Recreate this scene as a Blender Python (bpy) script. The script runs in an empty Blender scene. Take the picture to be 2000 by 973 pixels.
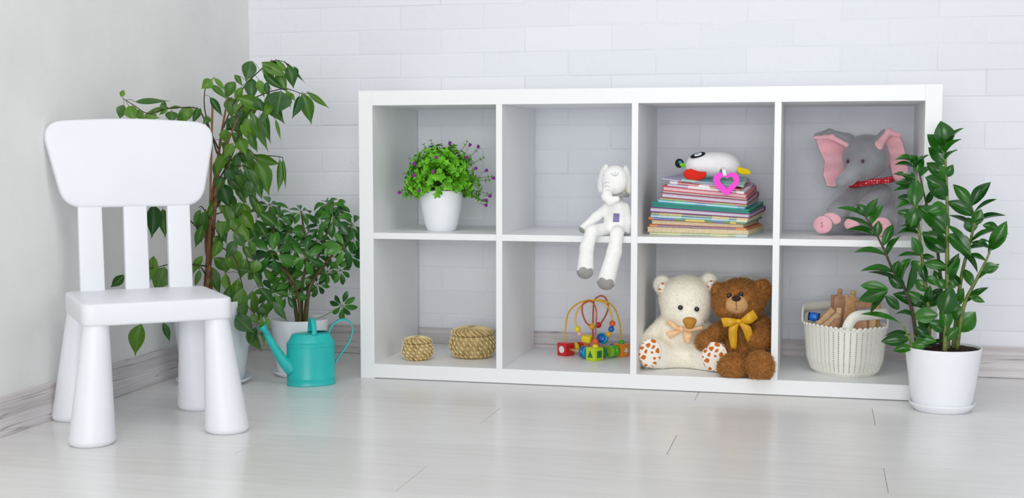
import bpy, bmesh, math, random
import numpy as np
from mathutils import Vector, Matrix, Euler

SC = bpy.context.scene
COL = SC.collection
R = math.radians
rng = np.random.default_rng(7)
random.seed(7)

# ---------------------------------------------------------------- camera
cam_d = bpy.data.cameras.new('camera')
cam_d.lens = 45.46
cam_d.sensor_width = 36
cam_d.shift_y = 0.0008
cam_d.clip_start = 0.05
cam = bpy.data.objects.new('camera', cam_d)
cam.location = (1.1927, -3.2395, 0.6043)
cam.rotation_euler = (math.pi/2 - 0.0759, 0, 0.2351)
COL.objects.link(cam)
SC.camera = cam

# ---------------------------------------------------------------- daylight and added fills
world = bpy.data.worlds.new('world'); SC.world = world
world.use_nodes = True
bg = world.node_tree.nodes['Background']
bg.inputs['Color'].default_value = (0.945, 0.965, 1.0, 1)
bg.inputs['Strength'].default_value = 0.31
def area(name, loc, target, sx, sy, power, col):
    d = bpy.data.lights.new(name, 'AREA'); d.shape = 'RECTANGLE'; d.size = sx; d.size_y = sy
    d.energy = power; d.color = col
    o = bpy.data.objects.new(name, d); o.location = loc
    o.rotation_euler = (Vector(target) - Vector(loc)).to_track_quat('-Z', 'Y').to_euler()
    COL.objects.link(o); return o
area('window_daylight', (1.15, -5.4, 0.92), (0.75, 0.2, 0.40), 2.6, 1.5, 84, (0.985, 0.995, 1.0))
area('side_fill', (3.9, -2.6, 1.5), (-0.3, -0.4, 0.4), 2.0, 1.6, 20, (0.985, 0.995, 1.0))  # unseen fill added to brighten the left wall and left inner panels
area('overhead_fill', (0.9, -1.9, 2.6), (0.9, -1.9, 0.0), 1.8, 1.2, 23, (1.0, 0.99, 0.98))  # unseen fill added overhead to lift the floor brightness

SC.cycles.diffuse_bounces = 8
SC.cycles.max_bounces = 14
SC.view_settings.view_transform = 'Standard'
SC.view_settings.look = 'None'
SC.view_settings.exposure = 0.15
SC.view_settings.gamma = 1.0
SC.view_settings.use_curve_mapping = False

# ---------------------------------------------------------------- helpers
def lin(c):
    out = []
    for v in c[:3]:
        v = v / 255.0
        out.append(v/12.92 if v <= 0.04045 else ((v+0.055)/1.055)**2.4)
    return (*out, 1.0)

def nt(name):
    m = bpy.data.materials.new(name); m.use_nodes = True
    t = m.node_tree; b = t.nodes['Principled BSDF']
    return m, t, b
def N(t, kind, **kw):
    n = t.nodes.new(kind)
    for k, v in kw.items(): setattr(n, k, v)
    return n
def coords(t, scale=(1, 1, 1), kind='Object', rot=(0, 0, 0)):
    tc = N(t, 'ShaderNodeTexCoord'); mp = N(t, 'ShaderNodeMapping')
    mp.inputs['Scale'].default_value = scale; mp.inputs['Rotation'].default_value = rot
    t.links.new(tc.outputs[kind], mp.inputs['Vector']); return mp.outputs['Vector']
def noise(t, vec, scale, detail=3, rough=0.55):
    n = N(t, 'ShaderNodeTexNoise'); n.inputs['Scale'].default_value = scale
    n.inputs['Detail'].default_value = detail; n.inputs['Roughness'].default_value = rough
    t.links.new(vec, n.inputs['Vector']); return n.outputs['Fac']
def ramp(t, fac, stops, interp='LINEAR'):
    r = N(t, 'ShaderNodeValToRGB'); r.color_ramp.interpolation = interp
    e = r.color_ramp.elements
    while len(e) < len(stops): e.new(0.5)
    for i, (p, c) in enumerate(stops):
        e[i].position = p; e[i].color = lin(c) if len(c) == 3 else c
    t.links.new(fac, r.inputs['Fac']); return r.outputs['Color']
def bump(t, b, height, strength, dist=0.002):
    n = N(t, 'ShaderNodeBump'); n.inputs['Strength'].default_value = strength
    n.inputs['Distance'].default_value = dist
    t.links.new(height, n.inputs['Height']); t.links.new(n.outputs['Normal'], b.inputs['Normal'])
def shade(c, k): return tuple(max(0, min(255, v*k)) for v in c)

MATS = {}
def mat(name, c, rough=0.5, spec=0.5, var=0.0, vscale=30, bmp=0.0, bscale=200, coat=0.0, sheen=0.0, sss=0.0):
    if name in MATS: return MATS[name]
    m, t, b = nt(name)
    b.inputs['Roughness'].default_value = rough
    b.inputs['Specular IOR Level'].default_value = spec
    b.inputs['Coat Weight'].default_value = coat
    b.inputs['Sheen Weight'].default_value = sheen
    if sss:
        b.inputs['Subsurface Weight'].default_value = sss; b.inputs['Subsurface Radius'].default_value = (0.01, 0.01, 0.01)
    v = coords(t)
    f = noise(t, v, vscale)
    col = ramp(t, f, [(0.3, shade(c, 1-var)), (0.7, shade(c, 1+var*0.5))])
    t.links.new(col, b.inputs['Base Color'])
    if bmp: bump(t, b, noise(t, v, bscale, 2), bmp, 0.001)
    MATS[name] = m; return m

def leaf_mat(name, c1, c2, rib, rough=0.35, ribw=0.035):
    m, t, b = nt(name)
    oi = N(t, 'ShaderNodeObjectInfo')
    base = ramp(t, oi.outputs['Random'], [(0.0, c1), (1.0, c2)])
    v = coords(t)
    nz = noise(t, v, 14)
    mx = N(t, 'ShaderNodeMixRGB', blend_type='MULTIPLY'); mx.inputs['Fac'].default_value = 0.5
    t.links.new(base, mx.inputs['Color1'])
    t.links.new(ramp(t, nz, [(0.3, (205, 205, 205)), (0.7, (255, 255, 255))]), mx.inputs['Color2'])
    sep = N(t, 'ShaderNodeSeparateXYZ'); t.links.new(v, sep.inputs[0])
    ab = N(t, 'ShaderNodeMath', operation='ABSOLUTE'); t.links.new(sep.outputs['X'], ab.inputs[0])
    lt = N(t, 'ShaderNodeMath', operation='LESS_THAN'); lt.inputs[1].default_value = ribw; t.links.new(ab.outputs[0], lt.inputs[0])
    mu = N(t, 'ShaderNodeMath', operation='MULTIPLY'); mu.inputs[1].default_value = 0.22; t.links.new(lt.outputs[0], mu.inputs[0])
    m2 = N(t, 'ShaderNodeMixRGB'); t.links.new(mu.outputs[0], m2.inputs['Fac'])
    t.links.new(mx.outputs[0], m2.inputs['Color1']); m2.inputs['Color2'].default_value = lin(rib)
    t.links.new(m2.outputs[0], b.inputs['Base Color'])
    b.inputs['Roughness'].default_value = rough
    tr = N(t, 'ShaderNodeBsdfTranslucent'); t.links.new(m2.outputs[0], tr.inputs['Color'])
    ms = N(t, 'ShaderNodeMixShader'); ms.inputs[0].default_value = 0.22
    out = t.nodes['Material Output']
    t.links.new(b.outputs[0], ms.inputs[1]); t.links.new(tr.outputs[0], ms.inputs[2]); t.links.new(ms.outputs[0], out.inputs[0])
    MATS[name] = m; return m

def strand_mat(name, c1, c2, rough=0.8):
    m, t, b = nt(name)
    at = N(t, 'ShaderNodeAttribute'); at.attribute_name = 'tone'
    t.links.new(ramp(t, at.outputs['Fac'], [(0.0, c1), (1.0, c2)]), b.inputs['Base Color'])
    b.inputs['Roughness'].default_value = rough; b.inputs['Specular IOR Level'].default_value = 0.2
    tr = N(t, 'ShaderNodeBsdfTranslucent'); t.links.new(b.inputs['Base Color'].links[0].from_socket, tr.inputs['Color'])
    ms = N(t, 'ShaderNodeMixShader'); ms.inputs[0].default_value = 0.45
    out = t.nodes['Material Output']
    t.links.new(b.outputs[0], ms.inputs[1]); t.links.new(tr.outputs[0], ms.inputs[2]); t.links.new(ms.outputs[0], out.inputs[0])
    MATS[name] = m; return m

def mesh_of(name, V, F, m=None, smooth=True):
    me = bpy.data.meshes.new(name)
    me.from_pydata([tuple(map(float, v)) for v in V], [], [tuple(int(i) for i in f) for f in F])
    if smooth: me.polygons.foreach_set('use_smooth', [True]*len(me.polygons))
    if m: me.materials.append(m)
    me.update(); return me
def link(name, me, parent=None, loc=None, rot=None):
    o = bpy.data.objects.new(name, me); COL.objects.link(o)
    if parent: o.parent = parent
    if loc is not None: o.location = loc
    if rot is not None: o.rotation_euler = rot
    return o
def part(name, VF, m, parent=None, smooth=True, loc=None, rot=None):
    return link(name, mesh_of(name, VF[0], VF[1], m, smooth), parent, loc, rot)
def bm_part(name, bm, m, parent=None, smooth=True, loc=None, rot=None):
    me = bpy.data.meshes.new(name); bm.to_mesh(me); bm.free()
    if smooth: me.polygons.foreach_set('use_smooth', [True]*len(me.polygons))
    me.materials.append(m); me.update()
    return link(name, me, parent, loc, rot)
def thing(name, label, cat, loc, rz=0, group=None):
    o = bpy.data.objects.new(name, None); COL.objects.link(o)
    o.empty_display_size = 0.05; o.location = loc; o.rotation_euler = (0, 0, R(rz))
    return tag(o, label, cat, group)
def tag(o, label, cat, group=None):
    o['label'] = label; o['category'] = cat
    if group: o['group'] = group
    return o
def structure(o, label=None):
    o['kind'] = 'structure'
    if label: o['label'] = label
    return o
def sharp(o, ang=35):
    me = o.data
    me.polygons.foreach_set('use_smooth', [True]*len(me.polygons))
    me.set_sharp_from_angle(angle=R(ang)); return o
def join(*vfs):
    V, F, n = [], [], 0
    for v, f in vfs:
        V += list(v); F += [tuple(i+n for i in q) for q in f]; n += len(v)
    return V, F
def xf(vf, M):
    return [tuple(M @ Vector(v)) for v in vf[0]], vf[1]
def TR(x, y, z, rx=0, ry=0, rz=0, s=(1, 1, 1)):
    return Matrix.Translation((x, y, z)) @ Euler((R(rx), R(ry), R(rz))).to_matrix().to_4x4() @ Matrix.Diagonal((*s, 1))

def rbox(sx, sy, sz, bev=0.001, seg=2, org=(0, 0, 0)):
    """rounded box centred in x,y, resting on z=0 of org"""
    bm = bmesh.new(); bmesh.ops.create_cube(bm, size=1)
    bmesh.ops.scale(bm, vec=(sx, sy, sz), verts=bm.verts)
    bmesh.ops.translate(bm, vec=(org[0], org[1], org[2]+sz/2), verts=bm.verts)
    if bev > 0: bmesh.ops.bevel(bm, geom=bm.edges[:], offset=bev, segments=seg, profile=0.5, affect='EDGES')
    V = [tuple(v.co) for v in bm.verts]; bm.verts.index_update()
    F = [tuple(v.index for v in f.verts) for f in bm.faces]; bm.free()
    return V, F
def box2(x0, x1, y0, y1, z0, z1, bev=0.001):
    return rbox(x1-x0, y1-y0, z1-z0, bev, 1, ((x0+x1)/2, (y0+y1)/2, z0))
def lathe(prof, seg=40, sx=1, sy=1, cap0=True, cap1=False):
    V, F = [], []
    n = len(prof)
    for r, z in prof:
        for k in range(seg):
            a = 2*math.pi*k/seg; V.append((r*sx*math.cos(a), r*sy*math.sin(a), z))
    for i in range(n-1):
        for k in range(seg):
            k2 = (k+1) % seg; F.append((i*seg+k, i*seg+k2, (i+1)*seg+k2, (i+1)*seg+k))
    if cap0: F.append(tuple(range(seg-1, -1, -1)))
    if cap1: F.append(tuple((n-1)*seg+k for k in range(seg)))
    return V, F
def spline(P, n=40):
    P = [np.array(p, float) for p in P]
    if len(P) == 2: return [P[0]+(P[1]-P[0])*i/(n-1) for i in range(n)]
    Q = [2*P[0]-P[1]] + P + [2*P[-1]-P[-2]]
    out = []; m = len(P)-1
    for i in range(n):
        t = i/(n-1)*m; k = min(int(t), m-1); u = t-k
        a, b, c, d = Q[k:k+4]
        out.append(0.5*((2*b)+(c-a)*u+(2*a-5*b+4*c-d)*u*u+(3*b-a-3*c+d)*u**3))
    return out
def tube(P, rad, seg=8, closed=False):
    P = [np.array(p, float) for p in P]; n = len(P)
    if np.isscalar(rad): rad = [rad]*n
    V, F = [], []
    up = np.array([0.13, 0.27, 0.95]); prev = None
    for i in range(n):
        if closed: t = P[(i+1) % n]-P[i-1]
        else: t = P[min(i+1, n-1)]-P[max(i-1, 0)]
        t = t/(np.linalg.norm(t)+1e-9)
        a = np.cross(t, up) if prev is None else prev-t*np.dot(prev, t)
        if np.linalg.norm(a) < 1e-4: a = np.cross(t, np.array([1, 0, 0]))
        a = a/np.linalg.norm(a); prev = a; b = np.cross(t, a)
        for k in range(seg):
            g = 2*math.pi*k/seg; V.append(tuple(P[i]+rad[i]*(a*math.cos(g)+b*math.sin(g))))
    m = n if closed else n-1
    for i in range(m):
        j = (i+1) % n
        for k in range(seg):
            k2 = (k+1) % seg; F.append((i*seg+k, i*seg+k2, j*seg+k2, j*seg+k))
    if not closed:
        F.append(tuple(range(seg-1, -1, -1))); F.append(tuple((n-1)*seg+k for k in range(seg)))
    return V, F
def strap(P, wdir, width, th=0.0012):
    """flat band along P; wdir = width direction (one or per point)"""
    P = [np.array(p, float) for p in P]; n = len(P); V, F = [], []
    for i in range(n):
        t = P[min(i+1, n-1)]-P[max(i-1, 0)]; t = t/(np.linalg.norm(t)+1e-9)
        w = np.array(wdir[i] if not np.isscalar(wdir[0]) else wdir, float); w = w-t*np.dot(w, t); w = w/(np.linalg.norm(w)+1e-9)
        nn = np.cross(t, w); wd = width[i] if not np.isscalar(width) else width
        for sx, sy in ((-1, -1), (1, -1), (1, 1), (-1, 1)): V.append(tuple(P[i]+w*sx*wd/2+nn*sy*th/2))
    for i in range(n-1):
        for k in range(4):
            k2 = (k+1) % 4; F.append((i*4+k, i*4+k2, (i+1)*4+k2, (i+1)*4+k))
    F.append((3, 2, 1, 0)); F.append(tuple((n-1)*4+k for k in range(4)))
    return V, F
def loft(A, B, th=0.0008, n=14):
    """cloth strip between two edge curves, with thickness"""
    a, b = spline(A, n), spline(B, n); V, F = [], []
    for i in range(n):
        t = a[min(i+1, n-1)]-a[max(i-1, 0)]; w = b[i]-a[i]
        nn = np.cross(t, w); nn = nn/(np.linalg.norm(nn)+1e-9)*th/2
        mid = (a[i]+b[i])/2
        V += [tuple(a[i]-nn), tuple(mid-nn), tuple(b[i]-nn), tuple(b[i]+nn), tuple(mid+nn), tuple(a[i]+nn)]
    for i in range(n-1):
        for k in range(6):
            k2 = (k+1) % 6; F.append((i*6+k, i*6+k2, (i+1)*6+k2, (i+1)*6+k))
    F.append((5, 4, 3, 2, 1, 0)); F.append(tuple((n-1)*6+k for k in range(6)))
    return V, F
def ball(c, r, seg=16, rings=10, M=None):
    if np.isscalar(r): r = (r, r, r)
    V, F = [(0, 0, -1)], []
    for i in range(1, rings):
        p = math.pi*i/rings
        for k in range(seg):
            a = 2*math.pi*k/seg; V.append((math.sin(p)*math.cos(a), math.sin(p)*math.sin(a), -math.cos(p)))
    V.append((0, 0, 1)); L = len(V)-1
    for k in range(seg):
        k2 = (k+1) % seg; F.append((0, 1+k2, 1+k)); F.append((L, 1+(rings-2)*seg+k, 1+(rings-2)*seg+k2))
    for i in range(rings-2):
        for k in range(seg):
            k2 = (k+1) % seg; F.append((1+i*seg+k, 1+i*seg+k2, 1+(i+1)*seg+k2, 1+(i+1)*seg+k))
    V = [(v[0]*r[0], v[1]*r[1], v[2]*r[2]) for v in V]
    if M is not None: V = [tuple(M @ Vector(v)) for v in V]
    return [(v[0]+c[0], v[1]+c[1], v[2]+c[2]) for v in V], F

class PixelFrame:
    """perspective sketch of one thing at a known place: sketch column/row and the depth y that a detail has
    -> metres in the thing's own frame (x right, y back, z up)"""
    F, CX, CY, PITCH, YAW = 2525.8, 1000.0, 488.1, 0.0759, -0.2351
    def __init__(s, loc):
        dx, dy = loc[0]-cam.location.x, loc[1]-cam.location.y
        s.d, s.az, s.h = math.hypot(dx, dy), math.atan2(dx, dy), cam.location.z-loc[2]
    def __call__(s, u, v, y=0.0):  # u, v: image pixel column and row, cast through the camera to depth y
        a, b = (u-s.CX)/s.F, (v-s.CY)/s.F
        fw, dn = math.cos(s.PITCH)-b*math.sin(s.PITCH), math.sin(s.PITCH)+b*math.cos(s.PITCH)
        q = math.atan2(a, fw)+s.YAW-s.az; D = s.d+y
        return np.array([D*math.tan(q), y, s.h-D/math.cos(q)*dn/math.hypot(fw, a)])

# ---- soft bodies: smooth union of ellipsoids, tapered limbs and padded outlines, meshed with surface nets
def sd_ell(P, c, r, rot=None):
    q = P-np.array(c)
    if rot is not None: q = q @ np.array(Euler([R(a) for a in rot]).to_matrix())
    r = np.array(r, float)
    k0 = np.linalg.norm(q/r, axis=-1); k1 = np.linalg.norm(q/(r*r), axis=-1)+1e-9
    return k0*(k0-1)/k1
def sd_cone(P, a, b, ra, rb):
    a, b = np.array(a, float), np.array(b, float); ba = b-a
    h = np.clip(((P-a)@ba)/(ba@ba+1e-12), 0, 1)
    return np.linalg.norm(P-a-h[..., None]*ba, axis=-1)-(ra+(rb-ra)*h)
def sd_poly(P, poly, y0, th, rd, bend=None):
    x, z = P[..., 0], P[..., 2]; y = P[..., 1]-y0
    if bend is not None: y = y-bend(x, z)
    poly = np.array(poly, float); d = np.full(x.shape, 1e9); s = np.ones(x.shape)
    n = len(poly)
    for i in range(n):
        a, b = poly[i], poly[i-1]
        ex, ez = b-a; wx, wz = x-a[0], z-a[1]
        t = np.clip((wx*ex+wz*ez)/(ex*ex+ez*ez+1e-12), 0, 1)
        d = np.minimum(d, (wx-ex*t)**2+(wz-ez*t)**2)
        c1 = z >= a[1]; c2 = z < b[1]; c3 = ex*wz > ez*wx
        s = np.where((c1 & c2 & c3) | (~c1 & ~c2 & ~c3), -s, s)
    d = s*np.sqrt(d)+rd
    w = np.abs(y)-th/2+rd
    return np.minimum(np.maximum(d, w), 0)+np.sqrt(np.maximum(d, 0)**2+np.maximum(w, 0)**2)-rd
def soft(prims, cell=0.004, k=0.012, smooth=1):
    """prims: ('e',c,r[,rot]) ('c',a,b,ra,rb) ('p',poly,y0,th,rd[,bend]); a trailing dict may hold k"""
    lo, hi = np.full(3, 1e9), np.full(3, -1e9)
    for p in prims:
        if p[0] == 'e': c, r = np.array(p[1]), max(p[2]); l, h = c-r, c+r
        elif p[0] == 'c':
            a, b = np.array(p[1]), np.array(p[2]); l = np.minimum(a-p[3], b-p[4]); h = np.maximum(a+p[3], b+p[4])
        else:
            q = np.array(p[1]); l = np.array([q[:, 0].min(), p[2]-0.03, q[:, 1].min()]); h = np.array([q[:, 0].max(), p[2]+0.03, q[:, 1].max()])
        lo, hi = np.minimum(lo, l), np.maximum(hi, h)
    lo -= 3*cell; hi += 3*cell
    n = np.ceil((hi-lo)/cell).astype(int)+1
    g = np.stack(np.meshgrid(*[lo[i]+cell*np.arange(n[i]) for i in range(3)], indexing='ij'), -1)
    D = None
    for p in prims:
        kk = k
        if isinstance(p[-1], dict): kk = p[-1].get('k', k); p = p[:-1]
        d = sd_ell(g, *p[1:]) if p[0] == 'e' else sd_cone(g, *p[1:]) if p[0] == 'c' else sd_poly(g, *p[1:])
        if D is None: D = d
        else:
            h = np.clip(0.5+0.5*(d-D)/kk, 0, 1); D = d*(1-h)+D*h-kk*h*(1-h)
    return nets(D, lo, cell, smooth)
def nets(D, lo, cell, smooth=1):
    S = D < 0; nx, ny, nz = D.shape
    cs = np.zeros((nx-1, ny-1, nz-1, 3)); cn = np.zeros((nx-1, ny-1, nz-1))
    for ax in range(3):
        o1, o2 = [a for a in range(3) if a != ax]
        for i in (0, 1):
            for j in (0, 1):
                s0 = [None]*3; s1 = [None]*3
                s0[ax] = slice(0, D.shape[ax]-1); s1[ax] = slice(1, D.shape[ax])
                for o, b in ((o1, i), (o2, j)):
                    s0[o] = s1[o] = slice(b, D.shape[o]-1+b)
                a, b_ = D[tuple(s0)], D[tuple(s1)]
                x = (a < 0) != (b_ < 0)
                t = np.where(x, a/np.where(x, a-b_, 1), 0)
                cn += x; cs[..., ax] += t; cs[..., o1] += x*i; cs[..., o2] += x*j
    act = cn > 0
    idx = np.full(act.shape, -1); idx[act] = np.arange(act.sum())
    ijk = np.argwhere(act)
    V = lo+cell*(ijk+cs[act]/cn[act][:, None])
    F = []
    for ax in range(3):
        o1, o2 = (ax+1) % 3, (ax+2) % 3
        s0 = [slice(1, -1)]*3; s1 = [slice(1, -1)]*3
        s0[ax] = slice(0, D.shape[ax]-1); s1[ax] = slice(1, D.shape[ax])
        a, b_ = S[tuple(s0)], S[tuple(s1)]
        for flip, msk in ((False, a & ~b_), (True, ~a & b_)):
            e = np.argwhere(msk); e[:, o1] += 1; e[:, o2] += 1
            q = []
            for i, j in ((1, 1), (0, 1), (0, 0), (1, 0)):
                f = e.copy(); f[:, o1] -= i; f[:, o2] -= j
                q.append(idx[f[:, 0], f[:, 1], f[:, 2]])
            q = np.stack(q, 1)
            if flip: q = q[:, ::-1]
            F.append(q)
    F = np.concatenate(F)
    for _ in range(smooth):
        A = np.zeros_like(V); c = np.zeros(len(V))
        for i in range(4):
            np.add.at(A, F[:, i], V[F[:, (i+1) % 4]]); np.add.at(A, F[:, (i+1) % 4], V[F[:, i]])
            np.add.at(c, F[:, i], 1); np.add.at(c, F[:, (i+1) % 4], 1)
        V = 0.4*V+0.6*A/np.maximum(c, 1)[:, None]
    return V, F
def surf_y(VF, p, r=0.004):
    """front surface depth of a soft body at unprojected image pixel p"""
    V = np.array(VF[0]); d = np.hypot(V[:, 0]-p[0], V[:, 2]-p[2])
    k = d < r
    return V[k, 1].min() if k.any() else p[1]
def fur(VF, n, length, width, spread=0.5, comb=(0, 0, -0.4), seed=1, keep=None):
    g = np.random.default_rng(seed)
    V, F = np.array(VF[0]), np.array(VF[1])
    a, b, c, d = (V[F[:, i]] for i in range(4))
    nr = np.cross(c-a, d-b); ar = np.linalg.norm(nr, axis=1)/2; nr = nr/(2*ar[:, None]+1e-12)
    f = g.choice(len(F), n, p=ar/ar.sum())
    u, v = g.random((2, n, 1))
    P = (a[f]*(1-u)+b[f]*u)*(1-v)+(d[f]*(1-u)+c[f]*u)*v
    Nn = nr[f]
    if keep is not None:
        k = keep(P, Nn); P, Nn = P[k], Nn[k]
    n = len(P)
    L = length*(0.55+0.75*g.random((n, 1)))
    d1 = Nn+spread*g.normal(size=(n, 3)); d1 /= np.linalg.norm(d1, axis=1)[:, None]
    d2 = d1+np.array(comb)+0.35*spread*g.normal(size=(n, 3)); d2 /= np.linalg.norm(d2, axis=1)[:, None]
    w = np.cross(d1, g.normal(size=(n, 3))); w /= np.linalg.norm(w, axis=1)[:, None]+1e-9
    w *= width/2
    P = P-Nn*length*0.12
    m = P+d1*L*0.5; t = m+d2*L*0.5
    VV = np.stack([P-w, P+w, m-w*0.8, m+w*0.8, t], 1).reshape(-1, 3)
    i = np.arange(n)*5
    Q = np.stack([i, i+1, i+3, i+2], 1); T = np.stack([i+2, i+3, i+4], 1)
    tone = np.repeat(g.random(n), 5)
    return VV, Q, T, tone, np.repeat(Nn, 5, axis=0)
def fur_part(VF, m, parent, n, length, width, **kw):
    VV, Q, T, tone, NN = fur(VF, n, length, width, **kw)
    me = bpy.data.meshes.new('fur')
    nq, ntr = len(Q), len(T)
    me.vertices.add(len(VV)); me.vertices.foreach_set('co', VV.astype(np.float32).ravel())
    me.loops.add(nq*4+ntr*3); me.loops.foreach_set('vertex_index', np.concatenate([Q.ravel(), T.ravel()]).astype(np.int32))
    me.polygons.add(nq+ntr)
    st = np.concatenate([np.arange(nq)*4, nq*4+np.arange(ntr)*3])
    me.polygons.foreach_set('loop_start', st.astype(np.int32))
    me.update(calc_edges=True)
    at = me.attributes.new('tone', 'FLOAT', 'POINT'); at.data.foreach_set('value', tone.astype(np.float32))
    me.materials.append(m)
    o = link('fur', me, parent); o['kind'] = 'stuff'; return o

# ---- leaves
def leaf_mesh(name, m, prof, fold=0.12, droop=0.25, twist=0.0, nl=8):
    """unit leaf: length 1 along +y from its stalk, width 1 across x (scaled per leaf)"""
    V, F = [], []
    for i in range(nl+1):
        t = i/nl; w = np.interp(t, [p[0] for p in prof], [p[1] for p in prof])/2
        zc = -droop*t*t + 0.05*math.sin(math.pi*t)
        tw = twist*t
        for s in (-1, -0.55, 0, 0.55, 1):
            x = s*w; z = fold*abs(s)*w*2
            V.append((x*math.cos(tw)-z*math.sin(tw)*0.5, t, zc+z*math.cos(tw)+x*math.sin(tw)*0.6))
    for i in range(nl):
        for k in range(4): a = i*5+k; F.append((a, a+1, a+6, a+5))
    return mesh_of(name, V, F, m)
def place_leaf(me, base, tip, width, nrm, parent, name='leaf'):
    base, tip = Vector(base), Vector(tip); y = tip-base; L = y.length; y.normalize()
    n = Vector(nrm); n = n-y*n.dot(y)
    if n.length < 1e-3: n = Vector((0.3, -1, 0.2)); n = n-y*n.dot(y)
    n.normalize(); x = y.cross(n)
    M = Matrix((x*width, y*L, n*min(L, width*2.0))).transposed().to_4x4(); M.translation = base
    o = bpy.data.objects.new(name, me); COL.objects.link(o); o.parent = parent; o.matrix_basis = M
    return o
# ================================================================ the room
def wall_mat(name, c, b1=0.25, scale=6, fine=0.3):
    m, t, b = nt(name)
    v = coords(t)
    col = ramp(t, noise(t, v, scale, 4), [(0.3, shade(c, 0.965)), (0.7, shade(c, 1.015))])
    t.links.new(col, b.inputs['Base Color']); b.inputs['Roughness'].default_value = 0.65
    b.inputs['Specular IOR Level'].default_value = 0.3
    ad = N(t, 'ShaderNodeMath', operation='ADD')
    t.links.new(noise(t, v, 18, 5), ad.inputs[0]); t.links.new(noise(t, v, 150, 2), ad.inputs[1])
    bump(t, b, ad.outputs[0], b1, 0.004)
    return m
M_plaster = wall_mat('white_plaster', (234, 234, 232), 0.12, 3)
M_mortar = wall_mat('white_painted_mortar', (234, 236, 241), 0.25, 12)
def brick_mat():
    m, t, b = nt('white_painted_brick')
    oi = N(t, 'ShaderNodeObjectInfo')
    v = coords(t)
    ofs = N(t, 'ShaderNodeVectorMath', operation='ADD'); t.links.new(v, ofs.inputs[0]); t.links.new(oi.outputs['Location'], ofs.inputs[1])
    v = ofs.outputs[0]
    base = ramp(t, oi.outputs['Random'], [(0.0, (229, 231, 237)), (1.0, (234, 236, 241))])
    t.links.new(base, b.inputs['Base Color']); b.inputs['Roughness'].default_value = 0.6
    b.inputs['Specular IOR Level'].default_value = 0.35
    pits = ramp(t, noise(t, v, 45, 3, 0.6), [(0.0, (0, 0, 0)), (0.36, (0, 0, 0)), (0.44, (255, 255, 255)), (1, (255, 255, 255))])
    area_ = ramp(t, noise(t, v, 7, 2), [(0.45, (255, 255, 255)), (0.6, (0, 0, 0))])
    mx = N(t, 'ShaderNodeMixRGB', blend_type='LIGHTEN'); mx.inputs[0].default_value = 1
    t.links.new(pits, mx.inputs[1]); t.links.new(area_, mx.inputs[2])
    fine = N(t, 'ShaderNodeMath', operation='MULTIPLY_ADD'); fine.inputs[1].default_value = 0.5
    t.links.new(noise(t, v, 28, 5), fine.inputs[0]); t.links.new(mx.outputs[0], fine.inputs[2])
    bump(t, b, fine.outputs[0], 0.2, 0.003)
    return m
M_brick = brick_mat()

def floor_mat():
    m, t, b = nt('whitewashed_laminate')
    oi = N(t, 'ShaderNodeObjectInfo')
    v = coords(t, (1.2, 14, 1))
    ofs = N(t, 'ShaderNodeVectorMath', operation='ADD'); t.links.new(v, ofs.inputs[0])
    sc = N(t, 'ShaderNodeVectorMath', operation='SCALE'); sc.inputs['Scale'].default_value = 7.3
    t.links.new(oi.outputs['Location'], sc.inputs[0]); t.links.new(sc.outputs[0], ofs.inputs[1])
    g = noise(t, ofs.outputs[0], 4, 6, 0.6)
    col = ramp(t, g, [(0.25, (225, 224, 222)), (0.5, (232, 231, 230)), (0.75, (237, 236, 236))])
    tint = ramp(t, oi.outputs['Random'], [(0, (244, 244, 243)), (1, (255, 255, 255))])
    mx = N(t, 'ShaderNodeMixRGB', blend_type='MULTIPLY'); mx.inputs[0].default_value = 1
    t.links.new(col, mx.inputs[1]); t.links.new(tint, mx.inputs[2])
    t.links.new(mx.outputs[0], b.inputs['Base Color'])
    b.inputs['Roughness'].default_value = 0.24; b.inputs['Specular IOR Level'].default_value = 0.5
    bump(t, b, g, 0.015, 0.001)
    return m
M_floor = floor_mat()
def skirting_mat(name, axis):
    m, t, b = nt(name)
    s = (0.7, 0.7, 30); v = coords(t, s)
    g = noise(t, v, 2.6, 6, 0.65)
    col = ramp(t, g, [(0.3, (186, 180, 180)), (0.42, (206, 201, 201)), (0.55, (220, 216, 217)), (0.75, (228, 225, 226))])
    v2 = coords(t, (0.5, 0.5, 16))
    crack = noise(t, v2, 2.1, 3, 0.5)
    line = ramp(t, crack, [(0.488, (255, 255, 255)), (0.5, (172, 164, 162)), (0.512, (255, 255, 255))])
    mx = N(t, 'ShaderNodeMixRGB', blend_type='MULTIPLY'); mx.inputs[0].default_value = 0.8
    t.links.new(col, mx.inputs[1]); t.links.new(line, mx.inputs[2])
    sp = N(t, 'ShaderNodeSeparateXYZ'); t.links.new(coords(t), sp.inputs[0])
    st = N(t, 'ShaderNodeMath', operation='GREATER_THAN'); st.inputs[1].default_value = 0.042; t.links.new(sp.outputs['Z'], st.inputs[0])
    m3 = N(t, 'ShaderNodeMixRGB', blend_type='MULTIPLY'); t.links.new(st.outputs[0], m3.inputs[0])      # the printed upper board is a shade greyer
    t.links.new(mx.outputs[0], m3.inputs[1]); m3.inputs[2].default_value = lin((243, 241, 241))
    t.links.new(m3.outputs[0], b.inputs['Base Color']); b.inputs['Roughness'].default_value = 0.45
    return m

XL = -0.495      # left wall face
YB = 0.402       # mortar plane of the back wall
floor = structure(part('floor', box2(XL-0.1, 3.6, -4.6, YB+0.1, -0.06, -0.0095, 0), M_mortar, smooth=False), 'pale whitewashed laminate floor')
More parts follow.
